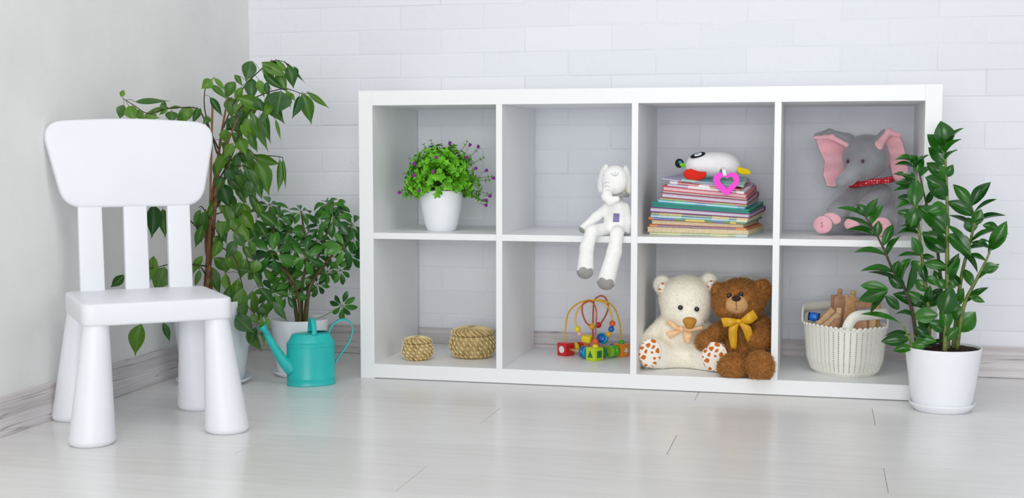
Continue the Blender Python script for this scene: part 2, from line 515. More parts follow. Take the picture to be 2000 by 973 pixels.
# planks run along the back wall
PW, PL, gap = 0.195, 1.26, 0.0009
plank_me = {}
def plank(x0, x1, y0, y1):
    key = (round(x1-x0, 3), round(y1-y0, 3))
    if key not in plank_me:
        w, d = x1-x0-gap, y1-y0-0.00015; h = 0.009; e = 0.0007; f = 0.0001   # tight long seams, slightly open butt joints
        V = [(-w/2, -d/2, -h), (w/2, -d/2, -h), (w/2, d/2, -h), (-w/2, d/2, -h),
             (-w/2, -d/2, -e), (w/2, -d/2, -e), (w/2, d/2, -e), (-w/2, d/2, -e),
             (-w/2+e, -d/2+f, 0), (w/2-e, -d/2+f, 0), (w/2-e, d/2-f, 0), (-w/2+e, d/2-f, 0)]
        F = [(8, 9, 10, 11)]
        for a in (0, 4):
            for k in range(4): F.append((a+k, a+(k+1) % 4, a+4+(k+1) % 4, a+4+k))
        plank_me[key] = mesh_of('plank', V, F, M_floor, smooth=False)
    link('plank', plank_me[key], floor, ((x0+x1)/2, (y0+y1)/2, 0))
row_joint = [0.90, 1.317, 0.462]
for r in range(24):
    y1 = 0.392 if r == 0 else 0.28-PW*(r-1)
    y0 = 0.28-PW*r
    # r=0 is the cut row against the wall; joints known for rows whose top edge is 0.085, -0.11, -0.305
    j = row_joint[(r-2) % 3]
    xs = [XL+0.002]
    x = j
    while x-PL > XL+0.05: x -= PL
    while x < 3.5: xs.append(x); x += PL
    xs.append(3.5)
    for a, b_ in zip(xs[:-1], xs[1:]): plank(a, b_, y0, y1)

wl = structure(part('wall_left', box2(XL-0.12, XL, -4.6, YB+0.1, 0, 2.6, 0), M_plaster, smooth=False), 'smooth white plaster wall')
wb = structure(part('wall_back', box2(XL, 3.6, YB, YB+0.12, 0, 2.6, 0), M_mortar, smooth=False), 'white painted brick wall')
BLn, BH, jt = 0.2505, 0.0695, 0.0018
def brick_mesh(w, seed):
    g = random.Random(seed); h = BH-jt; d = 0.0014; e = 0.0035
    J = lambda a: g.uniform(-a, a)
    V = []
    for z, ins in ((0, 0), (d*0.55, 0), (d, e)):
        for sx, sz in ((-1, -1), (1, -1), (1, 1), (-1, 1)):
            V.append((sx*(w/2-ins)+J(0.0012), -z+J(0.0004), sz*(h/2-ins)+J(0.0011)))
    F = [(8, 9, 10, 11)]
    for a in (0, 4):
        for k in range(4): F.append((a+k, a+(k+1) % 4, a+4+(k+1) % 4, a+4+k))
    return mesh_of('brick', V, F, M_brick, smooth=False)
bricks = [brick_mesh(BLn-jt, s) for s in range(8)]
cut = {}
gb = random.Random(3)
for r in range(-10, 12):
    z = 0.75+BH*(r+0.5)
    off = 0.859 if (r % 2) == 0 else 0.735
    n0 = math.floor((XL-off)/BLn)
    for k in range(n0, 60):
        x0, x1 = off+k*BLn, off+(k+1)*BLn
        if x1 <= XL+0.02: continue
        if x0 > 2.25: break
        x0 = max(x0, XL+0.001)
        w = round(x1-x0-jt, 3)
        if w > BLn-jt-0.002: me = gb.choice(bricks)
        else:
            if w not in cut: cut[w] = brick_mesh(w, 50)
            me = cut[w]
        link('brick', me, wb, ((x0+x1)/2, YB+gb.uniform(-0.0006, 0.0006), z))
M_sk1 = skirting_mat('whitewashed_wood_skirting', 0)
BB = 0.085
bbk = structure(sharp(part('baseboard_back', box2(XL+0.0085, 3.6, 0.392, YB-0.004, 0, BB, 0.0015), M_sk1)), 'whitewashed wood-grain skirting board under the brick wall')
bbl = structure(sharp(part('baseboard_left', box2(XL, XL+0.0085, -4.6, 0.398, 0, BB, 0.0015), M_sk1)), 'whitewashed wood-grain skirting board under the plaster wall')

# ================================================================ shelving unit
M_white = mat('white_foil', (237, 238, 239), 0.38, 0.45, 0.006, 5)
T, CW, DV, SH, SD = 0.039, 0.335, 0.0165, 0.764, 0.385
DX = [T+CW, T+2*CW+DV, T+3*CW+2*DV]; SW = 2*T+4*CW+3*DV
unit = thing('shelving_unit', 'low white open-backed cube shelving unit with eight compartments against the brick wall', 'shelf', (0, 0, 0))
sharp(part('side_panel', box2(0, T, 0, SD, 0, SH, 0.0008), M_white, unit))
sharp(part('side_panel', box2(SW-T, SW, 0, SD, 0, SH, 0.0008), M_white, unit))
sharp(part('top_panel', box2(T, SW-T, 0.0006, SD, SH-T, SH-0.0004, 0.0006), M_white, unit))
sharp(part('bottom_panel', box2(T, SW-T, 0.0006, SD, 0.0016, T, 0.0006), M_white, unit))
for x in DX: sharp(part('divider', box2(x, x+DV, 0.0006, SD, T, SH-T, 0.0006), M_white, unit))
cx = [T]+[x+DV for x in DX]
for x in cx: sharp(part('shelf_board', box2(x, x+CW, 0.0012, SD, 0.3735, 0.39, 0.0006), M_white, unit))
ZU, ZL = 0.39, T

# ================================================================ child's chair
M_chair = mat('white_matt_plastic', (230, 232, 237), 0.42, 0.4, 0.004, 8)
chair = thing('childs_chair', "white plastic child's chair with tapered legs and three-slat back by the plaster wall", 'chair', (-0.25, -0.675, 0), 39.5)
def rounded_poly(pts, rad, n=8):
    out = []; m = len(pts)
    for i in range(m):
        p, a, b = np.array(pts[i]), np.array(pts[i-1]), np.array(pts[(i+1) % m])
        da, db = (a-p)/np.linalg.norm(a-p), (b-p)/np.linalg.norm(b-p)
        r = rad[i] if not np.isscalar(rad) else rad
        s, e = p+da*r, p+db*r
        for k in range(n+1):
            t = k/n; out.append(tuple((1-t)**2*s+2*t*(1-t)*p+t*t*e))
    return out
def slab(poly, th, bev, M=None, seg=3):
    """poly (x,z) extruded along y, edges rounded"""
    bm = bmesh.new()
    vs = [bm.verts.new((p[0], -th/2, p[1])) for p in poly]
    f = bm.faces.new(vs)
    r = bmesh.ops.extrude_face_region(bm, geom=[f])
    bmesh.ops.translate(bm, vec=(0, th, 0), verts=[v for v in r['geom'] if isinstance(v, bmesh.types.BMVert)])
    bmesh.ops.recalc_face_normals(bm, faces=bm.faces[:])
    ed = [e for e in bm.edges if len(e.link_faces) == 2 and e.calc_face_angle() > R(60)]
    if bev: bmesh.ops.bevel(bm, geom=ed, offset=bev, segments=seg, profile=0.5, affect='EDGES')
    bm.verts.index_update()
    V = [tuple(v.co) for v in bm.verts]; F = [tuple(v.index for v in q.verts) for q in bm.faces]; bm.free()
    return xf((V, F), M) if M is not None else (V, F)
def sharp_part(name, VF, m, parent=None, ang=35, **kw): return sharp(part(name, VF, m, parent, **kw), ang)
# seat: rounded square block
seat_poly = rounded_poly([(-0.156, -0.155), (0.156, -0.155), (0.156, 0.135), (-0.156, 0.135)], 0.03)
sharp_part('seat', slab(seat_poly, 0.0465, 0.006, Matrix(((1, 0, 0, 0), (0, 0, 1, 0), (0, 1, 0, 0.2685), (0, 0, 0, 1)))), M_chair, chair)
back_poly = rounded_poly([(-0.150, 0.478), (0.157, 0.478), (0.196, 0.672), (0.0, 0.682), (-0.196, 0.672)], [0.045, 0.045, 0.055, 0.09, 0.055], 10)
lean = Matrix.Translation((0, 0.148, 0)) @ Euler((R(-3.5), 0, 0)).to_matrix().to_4x4()
lean = Matrix.Translation((0, 0.128+0.0, 0.29)) @ Euler((R(-4.0), 0, 0)).to_matrix().to_4x4() @ Matrix.Translation((0, 0, -0.29))
sharp_part('backrest', slab(back_poly, 0.026, 0.007, lean), M_chair, chair)
for x in (-0.095, 0.004, 0.102):
    sharp_part('back_slat', slab([(x-0.027, 0.27), (x+0.027, 0.27), (x+0.026, 0.485), (x-0.026, 0.485)], 0.02, 0.003, lean), M_chair, chair)
for sx in (-1, 1):
    for sy in (-1, 1):
        prof = [(0.040, 0.0), (0.0425, 0.001), (0.0468, 0.006), (0.0475, 0.010), (0.0475, 0.013), (0.046, 0.022), (0.0265, 0.246)]
        V, F = lathe(prof, 36, cap1=True)
        V = [(sx*0.141+v[0]-sx*0.016*v[2]/0.246, sy*0.141+v[1]-sy*0.016*v[2]/0.246, v[2]) for v in V]
        sharp_part('leg', (V, F), M_chair, chair, 40)
# ================================================================ pots and plants
M_pot = mat('white_glossy_plastic', (240, 242, 247), 0.25, 0.5, 0.004, 6)
M_pot2 = mat('pale_blue_white_plastic', (226, 233, 240), 0.3, 0.5, 0.004, 6)
M_soil = mat('dark_potting_soil', (52, 40, 34), 0.95, 0.2, 0.5, 120, 1.0, 180)
M_bark = mat('brown_bark', (126, 92, 66), 0.85, 0.2, 0.3, 60, 0.6, 150)
M_gtwig = mat('dark_twig', (74, 66, 50), 0.7, 0.3, 0.2, 60)
M_gstem = mat('green_stem', (104, 126, 60), 0.5, 0.4, 0.2, 40)
M_cane = mat('wooden_cane', (164, 122, 86), 0.7, 0.3, 0.15, 60)
def pot(parent, rt, rb, h, z0, m, wall=0.003, curve=0.06, saucer=None, soil=0.86):
    n = 14; prof = []
    for i in range(n+1):
        t = i/n; r = rb+(rt-rb)*(t**(1-curve*4) if curve else t)
        prof.append((r, z0+h*t))
    prof = [(rb*0.93, z0-0.0)]+[(prof[0][0]*0.985, z0+0.0015)]+prof[1:]
    inner = [(rt-wall*0.3, z0+h+0.0006), (rt-wall, z0+h), (rt-wall*1.3, z0+h*0.93), (rb+(rt-rb)*soil**(1-curve*4)-wall, z0+h*soil-0.004)]
    sharp_part('pot', lathe(prof+inner, 56), m, parent, 40)
    rs = rb+(rt-rb)*soil**(1-curve*4)-wall*0.8
    V, F = lathe([(rs, z0+h*soil), (rs*0.7, z0+h*soil+0.002), (rs*0.35, z0+h*soil+0.004), (0.001, z0+h*soil+0.004)], 30, cap0=False, cap1=True)
    g = random.Random(5); V = [(v[0], v[1], v[2]+g.uniform(-0.0025, 0.0025)) for v in V]
    part('soil', (V, F), M_soil, parent)
    if saucer:
        r1, r0, hs = saucer
        part('saucer', lathe([(r0*0.95, 0), (r0, 0.001), (r1-0.002, hs-0.004), (r1, hs), (r1-0.0015, hs+0.001), (r1-0.004, hs-0.002), (r0*0.9, 0.0025)], 56, cap1=True), m, parent)
    return z0+h*soil

# ---- weeping fig behind the chair
FIC = thing('weeping_fig', 'tall weeping fig with drooping pointed leaves in a white pot behind the chair', 'potted plant', (-0.350, -0.156, 0), 26.6)
sf = PixelFrame(FIC.location)
pot(FIC, 0.105, 0.076, 0.215, 0.006, M_pot2, saucer=(0.097, 0.082, 0.014))
M_fl = leaf_mat('fig_leaf_green', (36, 88, 34), (100, 148, 38), (138, 178, 80), 0.38)
prof_f = [(0, 0.03), (0.08, 0.42), (0.2, 0.82), (0.36, 1.0), (0.52, 0.93), (0.68, 0.66), (0.82, 0.3), (0.9, 0.11), (1, 0.015)]
figm = [leaf_mesh('fig_leaf', M_fl, prof_f, f, d, t) for f, d, t in ((0.10, 0.10, 0.2), (0.18, 0.2, -0.3), (0.05, 0.16, 0.5), (0.22, 0.05, -0.1))]
def fdep(u):
    return -0.0016*(400-u)-0.005 if u < 400 else 0.0
trunks = [[(398, 640, 0), (402, 560, 0.01), (408, 480, -0.006), (413, 400, 0.004), (424, 320, 0), (436, 240, 0.0), (446, 190, 0)],
          [(410, 640, 0.004), (404, 570, -0.012), (414, 480, 0.012), (420, 410, -0.008), (428, 330, -0.01), (448, 270, -0.02), (468, 225, -0.03)],
          [(404, 640, -0.012), (412, 550, 0), (402, 470, 0.004), (418, 400, 0.01), (430, 345, 0.02)]]
for i, tr in enumerate(trunks):
    P = spline([sf(*p) for p in tr], 40)
    part('trunk', tube(P, list(np.linspace(0.0075-0.001*i, 0.0022, 40)), 8), M_bark, FIC)
part('support_cane', tube([sf(404, 640, 0.01), sf(415, 204, 0.012)], 0.0032, 8), M_cane, FIC)
branches = [[(436, 250, 0), (455, 205, 0), (480, 165, -0.01), (505, 140, -0.02), (530, 120, -0.02), (556, 122, -0.02), (585, 150, -0.03)],
            [(440, 260, 0), (470, 210, -0.02), (500, 190, -0.03), (535, 177, -0.04), (562, 174, -0.04), (590, 183, -0.04), (605, 181, -0.04)],
            [(424, 300, 0), (402, 225, -0.02), (399, 185, -0.02), (405, 165, -0.02), (418, 152, -0.02)],
            [(426, 290, 0), (400, 235, -0.03), (385, 212, -0.05), (352, 210, -0.09), (325, 212, -0.13), (290, 222, -0.19), (262, 206, -0.23), (240, 192, -0.26)],
            [(432, 330, 0), (470, 300, 0.01), (505, 303, 0.01), (545, 306, 0), (553, 310, 0)],
            [(428, 350, 0), (455, 300, -0.02), (470, 245, -0.03), (490, 215, -0.03), (520, 217, -0.04)],
            [(424, 400, 0), (450, 370, 0.02), (485, 375, 0.03), (500, 378, 0.03)],
            [(412, 450, 0), (440, 440, -0.02), (470, 470, -0.03), (490, 530, -0.04), (505, 560, -0.05), (530, 588, -0.05)],
            [(410, 470, 0), (455, 500, -0.05), (470, 545, -0.07), (485, 600, -0.08), (510, 612, -0.08)],
            [(408, 470, 0), (370, 430, -0.05), (330, 405, -0.12), (300, 400, -0.17)],
            [(406, 520, 0), (350, 515, -0.08), (315, 520, -0.15), (245, 536, -0.26)],
            [(404, 590, 0), (350, 600, -0.08), (318, 625, -0.14), (276, 630, -0.22)],
            [(412, 430, 0), (395, 405, -0.03), (388, 405, -0.03)], [(404, 540, 0), (392, 522, -0.03), (388, 525, -0.03)],
            [(416, 420, 0), (455, 410, 0.02), (500, 414, 0.02)], [(426, 370, 0), (450, 330, 0.0), (478, 325, 0), (500, 340, 0)]]
bpts = []
for b_ in branches:
    P = spline([sf(*p) for p in b_], 26); bpts += [(p, i) for i, p in enumerate(P)]
    part('branch', tube(P, list(np.linspace(0.0022, 0.0008, 26)), 6), M_gtwig, FIC)
bpos = np.array([p for p, i in bpts])
fig_leaves = """414,156,397,171,18 418,152,438,175,9 411,166,440,190,12 410,190,431,221,12 392,212,382,231,14 459,160,442,188,20 458,146,471,165,9
491,119,482,153,24 492,153,491,190,22 511,122,555,147,18 528,119,545,133,12 512,129,533,147,14 514,143,550,172,14 542,139,557,174,18 562,129,573,165,20
555,120,590,156,6 505,156,514,184,15 520,160,524,186,10 549,178,542,215,40 524,182,548,233,28 464,190,522,212,22 450,190,451,223,22 470,200,478,235,26
565,181,575,195,8 585,187,573,225,16 590,182,607,233,22 600,180,637,207,10 493,220,518,285,16 515,217,524,270,20 538,233,547,268,6 464,233,444,252,22
479,231,495,275,32 441,252,441,277,20 433,277,448,300,12 452,258,470,293,16 468,270,479,298,22 410,230,398,240,12 236,189,241,177,8 242,205,234,228,16
251,207,261,231,20 261,217,280,231,14 263,199,321,197,10 280,229,308,230,9 325,211,284,224,9 315,201,324,211,12 328,213,312,223,6 352,210,329,213,6
335,217,335,236,20 378,213,347,233,20 386,211,379,236,12 437,282,448,321,12 470,294,478,317,24 475,317,497,333,20 493,305,540,319,18 501,315,524,370,28
546,311,544,366,14 552,309,557,361,6 486,309,504,327,8 479,325,497,379,16 458,342,495,377,22 503,344,509,383,16 475,358,477,395,9 440,331,458,352,16
431,358,446,399,26 486,378,506,418,14 464,377,477,395,8 471,397,487,424,16 448,395,465,432,22 427,401,454,422,14 470,411,493,444,24 403,411,392,465,22
392,409,380,438,10 442,432,433,459,26 458,450,475,477,18 419,461,433,477,18 507,416,538,440,18 460,455,475,481,16 474,481,490,504,14 444,489,467,525,30
418,504,442,527,20 501,507,496,532,22 406,520,427,566,22 390,527,382,556,10 467,527,490,530,10 475,563,467,610,24 493,568,495,610,20 496,535,513,561,10
506,563,529,589,16 533,589,557,622,14 524,592,519,620,16 460,617,490,646,28 485,640,506,681,20 508,615,516,671,8 524,620,516,651,10 503,599,511,620,16
490,615,503,630,14 300,400,297,455,24 318,408,322,456,18 300,500,293,545,18 322,522,306,562,32 243,537,220,558,14 276,633,263,686,26 318,630,330,662,12
455,225,470,262,20 430,310,420,345,16 462,300,455,340,18 445,345,470,372,18 455,318,440,350,14 484,290,490,320,16 428,380,415,410,16 440,400,452,440,18
478,430,500,462,18 460,470,445,500,18 480,505,470,540,18 430,470,418,500,16 465,545,455,585,20 480,590,470,625,18 500,640,490,668,12 515,590,506,625,14
352,420,345,460,16 395,440,384,478,16 395,500,378,530,14 440,535,450,570,16 452,425,470,455,18 500,430,520,462,16 425,430,440,470,16 448,560,440,600,18
505,230,512,262,14 472,170,462,200,14 498,190,512,215,14 560,176,566,206,10 540,118,560,140,10 575,130,580,150,8 370,212,360,236,12 300,218,296,236,12 440,300,425,335,18 470,330,460,362,18 490,350,480,385,16 455,380,445,412,18 470,395,455,425,16 435,345,425,372,16 485,330,500,360,14 462,360,478,392,14 500,395,515,425,14 440,445,428,475,16 470,440,485,470,16 450,500,440,530,16 485,470,498,495,14 420,390,405,425,14 430,300,445,330,14 455,280,440,305,16 488,260,500,292,14 500,200,490,228,14 530,200,520,228,14 475,215,465,245,16""".split()
g = random.Random(11); twv = []
for i, s in enumerate(fig_leaves):
    u0, v0, u1, v1, w = map(float, s.split(','))
    u1, v1 = u0+(u1-u0)*1.2, v0+(v1-v0)*1.2
    b0 = sf(u0, v0, 0)
    k = np.argmin(((bpos[:, [0, 2]]-b0[[0, 2]])**2).sum(1)); bp = bpos[k]
    y = bp[1]+g.uniform(-0.02, 0.012)
    if u0 < 345: y = min(y, fdep(u0))
    base = sf(u0, v0, y); tip = sf(u1, v1, y+g.uniform(-0.015, 0.005))
    n = (g.uniform(-0.45, 0.45), -1, g.uniform(-0.1, 0.5))
    place_leaf(g.choice(figm), base, tip, w/744*1.22, n, FIC)
    if np.linalg.norm(bp-base) < 0.09: twv.append(tube(spline([bp, (bp+base)/2+np.array([0, 0, 0.004]), base], 5), 0.0006, 4))
part('twigs', join(*twv), M_gtwig, FIC)['kind'] = 'stuff'

# ---- umbrella plant in the corner
SCH = thing('umbrella_plant', 'bushy dwarf umbrella plant with finger-like leaf whorls in a white pot beside the shelving unit', 'potted plant', (-0.176, 0.006, 0), 22.9)
ss = PixelFrame(SCH.location)
zs = pot(SCH, 0.079, 0.06, 0.148, 0.006, M_pot, saucer=(0.072, 0.06, 0.013), curve=0.02)
M_sl = leaf_mat('umbrella_leaf_green', (26, 84, 34), (76, 140, 42), (104, 160, 70), 0.28, 0.03)
prof_s = [(0, 0.06), (0.12, 0.4), (0.3, 0.8), (0.5, 1.0), (0.68, 0.97), (0.84, 0.7), (0.94, 0.36), (1, 0.04)]
schm = [leaf_mesh('umbrella_leaf', M_sl, prof_s, f, d, t) for f, d, t in ((0.10, 0.14, 0.0), (0.16, 0.22, 0.15), (0.06, 0.06, -0.15))]
stems = [[(582, 640, 0), (570, 560, 0.0), (548, 490, -0.02), (531, 440, -0.01), (526, 405, 0)],
         [(588, 640, 0.01), (590, 560, 0.02), (600, 500, 0.0), (592, 440, 0.03), (588, 412, 0.03)],
         [(592, 640, 0), (604, 560, 0.02), (622, 500, 0.02), (640, 450, 0.01), (652, 395, 0)],
         [(596, 640, -0.01), (606, 560, 0), (640, 510, -0.02), (670, 470, -0.03), (688, 435, -0.03)],
         [(586, 640, -0.012), (584, 590, -0.02), (570, 545, -0.04), (545, 520, -0.05), (530, 500, -0.06)]]
spt = []
for i, st in enumerate(stems):
    P = spline([ss(*p) for p in st], 30); spt += list(P)
    part('stem', tube(P, list(np.linspace(0.0055, 0.002, 30)), 8), MATS.get('umbrella_stem') or mat('umbrella_stem', (92, 84, 52), 0.75, 0.3, 0.3, 50), SCH)
spt = np.array(spt)
whorls = """531,495,-0.075,40,0.1 595,501,-0.06,38,0.0 673,481,-0.07,36,0.15 652,424,-0.03,36,0.3 640,398,0,34,1.2 655,405,0.0,30,0.8 690,440,-0.02,30,0.5 588,412,0.03,30,1.4
527,399,0.02,34,1.5 535,440,0,34,1.0 541,455,0.01,34,0.9 600,455,0.03,26,1.2 618,470,0.04,26,1.0 565,450,0.0,34,0.7 545,420,-0.01,30,1.1 620,500,0.03,30,0.4
532,570,-0.04,32,0.6 560,545,0.0,34,0.2 590,545,0.02,30,0.0 665,528,0.0,26,0.3 668,597,-0.02,26,-0.3 560,575,-0.02,30,0.3 640,530,0.04,26,0.3 690,465,0.0,28,0.5
510,520,0.0,34,0.3 510,455,0.02,30,0.8 620,555,0.01,24,-0.1 552,515,0.02,34,0.3 625,440,0.03,26,1.0 685,500,-0.01,26,0.0 575,480,-0.02,34,0.4 650,470,0.0,28,0.6""".split()
g = random.Random(4); pet = []; nlf = 0
for s in whorls:
    u, v, y, L, upn = map(float, s.split(','))
    c = ss(u, v, y)
    k = np.argmin(((spt-c)**2).sum(1)); bp = spt[max(0, k-3)]
    pet.append(tube(spline([bp, (bp+c)/2+np.array([0, 0, -0.006]), c], 8), 0.0011, 5))
    nv = Vector((g.uniform(-0.25, 0.25), -1, upn)).normalized()
    e1 = nv.cross(Vector((0, 0, 1))).normalized(); e2 = nv.cross(e1)
    cnt = g.choice((7, 7, 8)); a0 = g.uniform(0, 6.28)
    for q in range(cnt):
        a = a0+2*math.pi*q/cnt+g.uniform(-0.15, 0.15)
        d = (e1*math.cos(a)+e2*math.sin(a)); d = (d-nv*g.uniform(0.05, 0.5)-Vector((0, 0, 0.12))).normalized()
        lp = g.uniform(0.12, 0.3)*L/719; ll = L/719*g.uniform(0.8, 1.1)
        b0 = Vector(c)+d*lp; t0 = Vector(c)+d*(lp+ll)
        Wt = Matrix.Rotation(R(22.9), 3, 'Z') @ t0
        if Wt.x-0.176 > -0.008 and Wt.y+0.006 > -0.012: continue
        if Wt.y+0.006 > 0.385: continue
        pet.append(tube([c, b0], 0.0006, 4))
        place_leaf(g.choice(schm), b0, t0, ll*g.uniform(0.40, 0.5), nv, SCH); nlf += 1
part('leaf_stalks', join(*pet), M_gstem, SCH)['kind'] = 'stuff'

# ---- glossy upright plant on the right
ZZ = thing('zz_plant', 'glossy upright plant with thick feathered stems in a white pot at the right', 'potted plant', (1.475, -0.087, 0), -5.1)
sz = PixelFrame(ZZ.location)
pot(ZZ, 0.0865, 0.064, 0.142, 0.007, M_pot, saucer=(0.0755, 0.064, 0.019), soil=0.95)
M_zl = leaf_mat('zz_leaf_green', (18, 74, 18), (52, 122, 30), (104, 156, 62), 0.22, 0.025)
prof_z = [(0, 0.05), (0.1, 0.4), (0.28, 0.82), (0.48, 1.0), (0.66, 0.9), (0.82, 0.58), (0.93, 0.25), (1, 0.02)]
zzm = [leaf_mesh('zz_leaf', M_zl, prof_z, f, d, t) for f, d, t in ((0.14, 0.10, 0.0), (0.2, 0.18, 0.12), (0.10, 0.04, -0.12))]
M_zs = mat('zz_stem_green', (112, 124, 62), 0.45, 0.4, 0.25, 60)
M_zd = mat('zz_stem_dark', (66, 60, 42), 0.5, 0.4, 0.25, 60)
zst = [([(1850, 690, -0.01), (1851, 600, -0.01), (1850, 500, -0.015), (1850, 400, -0.02), (1847, 320, -0.02), (1846, 285, -0.02)], 0.0068, M_zs),
       ([(1815, 690, 0), (1813, 600, -0.01), (1803, 520, -0.02), (1794, 440, -0.02), (1790, 380, -0.02), (1788, 318, -0.02)], 0.0055, M_zs),
       ([(1838, 690, 0.03), (1838, 560, 0.035), (1828, 470, 0.035), (1812, 410, 0.03), (1795, 335, 0.03)], 0.005, M_zd),
       ([(1862, 690, 0), (1870, 600, 0.01), (1880, 530, 0.02), (1898, 460, 0.02), (1902, 425, 0.02), (1898, 402, 0.02)], 0.0058, M_zs),
       ([(1868, 685, -0.01), (1882, 600, -0.02), (1908, 545, -0.02), (1930, 500, -0.02), (1938, 470, -0.02)], 0.0055, M_zs),
       ([(1792, 690, -0.02), (1784, 620, -0.035), (1768, 566, -0.05), (1745, 530, -0.06), (1727, 488, -0.06), (1704, 444, -0.06), (1688, 420, -0.06)], 0.005, M_zd),
       ([(1785, 690, -0.04), (1775, 660, -0.05), (1762, 634, -0.06), (1752, 628, -0.06)], 0.0035, M_zs),
       ([(1800, 690, -0.03), (1790, 660, -0.045), (1778, 655, -0.05)], 0.004, M_zs),
       ([(1845, 690, -0.04), (1846, 640, -0.045), (1840, 612, -0.05)], 0.006, M_zs)]
zobj, zpts = [], []
for P0, r, m in zst:
    P = spline([sz(*p) for p in P0], 30)
    o = part('stem', tube(P, list(np.linspace(r, r*0.3, 30)), 10), m, ZZ); zobj.append(o); zpts.append(np.array(P))
zz_leaves = """1848,284,1840,241,30 1845,303,1814,265,24 1856,280,1878,250,9 1846,300,1872,269,10 1845,315,1867,292,9 1846,322,1816,290,20 1843,341,1813,319,20 1849,347,1860,324,14
1843,347,1837,325,14 1846,360,1811,347,22 1840,395,1814,351,26 1854,370,1822,370,18 1851,379,1824,373,18 1851,408,1816,411,22 1848,449,1802,403,36 1849,468,1805,456,20
1846,494,1805,456,26 1854,459,1894,494,26 1848,519,1814,510,16 1854,443,1887,478,12 1792,312,1779,304,14 1779,315,1752,307,7 1773,325,1750,319,6 1766,344,1746,339,6
1798,325,1813,303,8 1801,346,1814,325,8 1782,338,1800,306,16 1779,354,1763,341,14 1785,363,1750,357,14 1779,376,1747,371,9 1789,389,1755,386,16 1792,405,1754,401,6
1790,424,1755,414,14 1792,373,1780,398,18 1793,411,1776,452,20 1792,449,1757,443,6 1793,459,1754,452,12 1797,494,1782,465,16 1798,503,1757,500,8 1790,345,1787,400,24
1788,400,1780,440,24 1805,500,1824,503,10 1897,403,1865,363,18 1900,401,1930,358,20 1897,424,1854,395,22 1903,416,1943,390,10 1907,440,1916,411,18 1897,456,1891,427,22
1916,437,1959,417,12 1919,440,1950,446,14 1886,440,1854,421,10 1902,472,1942,446,10 1894,475,1872,462,12 1891,478,1932,484,7 1875,491,1923,507,14 1872,491,1910,526,12
1903,494,1929,480,5 1938,491,1964,437,22 1934,500,1962,456,16 1938,472,1913,473,8 1910,527,1948,521,18 1908,547,1949,517,16 1888,595,1927,563,14 1902,581,1922,590,10
1868,649,1902,612,30 1881,605,1837,612,26 1688,424,1639,405,14 1688,417,1677,400,16 1690,424,1712,390,14 1700,440,1722,402,12 1704,446,1650,425,12 1711,464,1657,445,14
1714,459,1716,433,14 1727,481,1743,440,8 1727,499,1673,488,9 1736,500,1755,462,9 1744,529,1687,524,6 1746,529,1755,511,14 1766,529,1774,505,8 1782,526,1798,513,20
1745,534,1688,523,5 1745,554,1698,532,16 1735,564,1684,558,18 1735,568,1681,585,20 1732,573,1701,610,14 1766,551,1774,507,7 1774,564,1786,514,10 1752,544,1756,512,12
1759,564,1737,540,18 1756,629,1686,612,9 1779,649,1730,653,12 1769,659,1725,666,20 1779,675,1747,683,14 1783,670,1810,673,16 1798,649,1827,666,14 1844,663,1813,675,5
1796,615,1830,615,24 1790,612,1751,610,12 1756,605,1730,578,16 1807,598,1749,575,22 1810,595,1773,571,18 1837,581,1810,598,14 1830,612,1857,564,30 1786,510,1805,547,14
1815,507,1847,520,14 1864,544,1874,507,14 1857,537,1866,561,10 1878,527,1898,558,8 1826,462,1842,430,12 1818,430,1808,398,12 1806,398,1822,372,10 1830,480,1812,462,12
1860,640,1845,600,20 1820,650,1810,615,16 1800,590,1815,560,14 1868,600,1880,566,14 1842,560,1826,530,14 1815,600,1790,582,20 1812,570,1790,548,18 1838,600,1855,575,18 1850,570,1832,548,16 1852,610,1872,590,18 1815,640,1795,620,18 1870,620,1850,600,20 1838,640,1818,630,20 1852,660,1872,640,16 1813,660,1790,640,16 1838,570,1820,585,14 1870,560,1858,535,14 1806,540,1830,555,14 1850,545,1868,530,14 1856,520,1872,498,12 1805,640,1820,620,14""".split()
g = random.Random(21)
for s in zz_leaves:
    u0, v0, u1, v1, w = map(float, s.split(','))
    u1, v1 = u0+(u1-u0)*1.08, v0+(v1-v0)*1.08
    b2 = sz(u0, v0, 0)[[0, 2]]
    best = min(range(len(zpts)), key=lambda i: ((zpts[i][4:, [0, 2]]-b2)**2).sum(1).min())
    P = zpts[best]; k = int(((P[:, [0, 2]]-b2)**2).sum(1).argmin())
    y = P[k][1]-0.004
    L = math.hypot(u1-u0, v1-v0); edge = w/L < 0.3
    base = sz(u0, v0, y); tip = sz(u1, v1, y+(g.uniform(-0.03, 0.03) if edge else g.uniform(-0.012, 0.004)))
    if edge: n = (g.uniform(-0.3, 0.3), -0.45, 1); wd = max(w, 15)/832
    else: n = (g.uniform(-0.35, 0.35), -1, g.uniform(0.0, 0.5)); wd = w/832
    # leaf joins the stem: start it at the stem surface when the stem is close
    if np.linalg.norm(P[k]-base) < 0.02: base = P[k]
    place_leaf(g.choice(zzm), base, tip, wd*1.32, n, zobj[best])

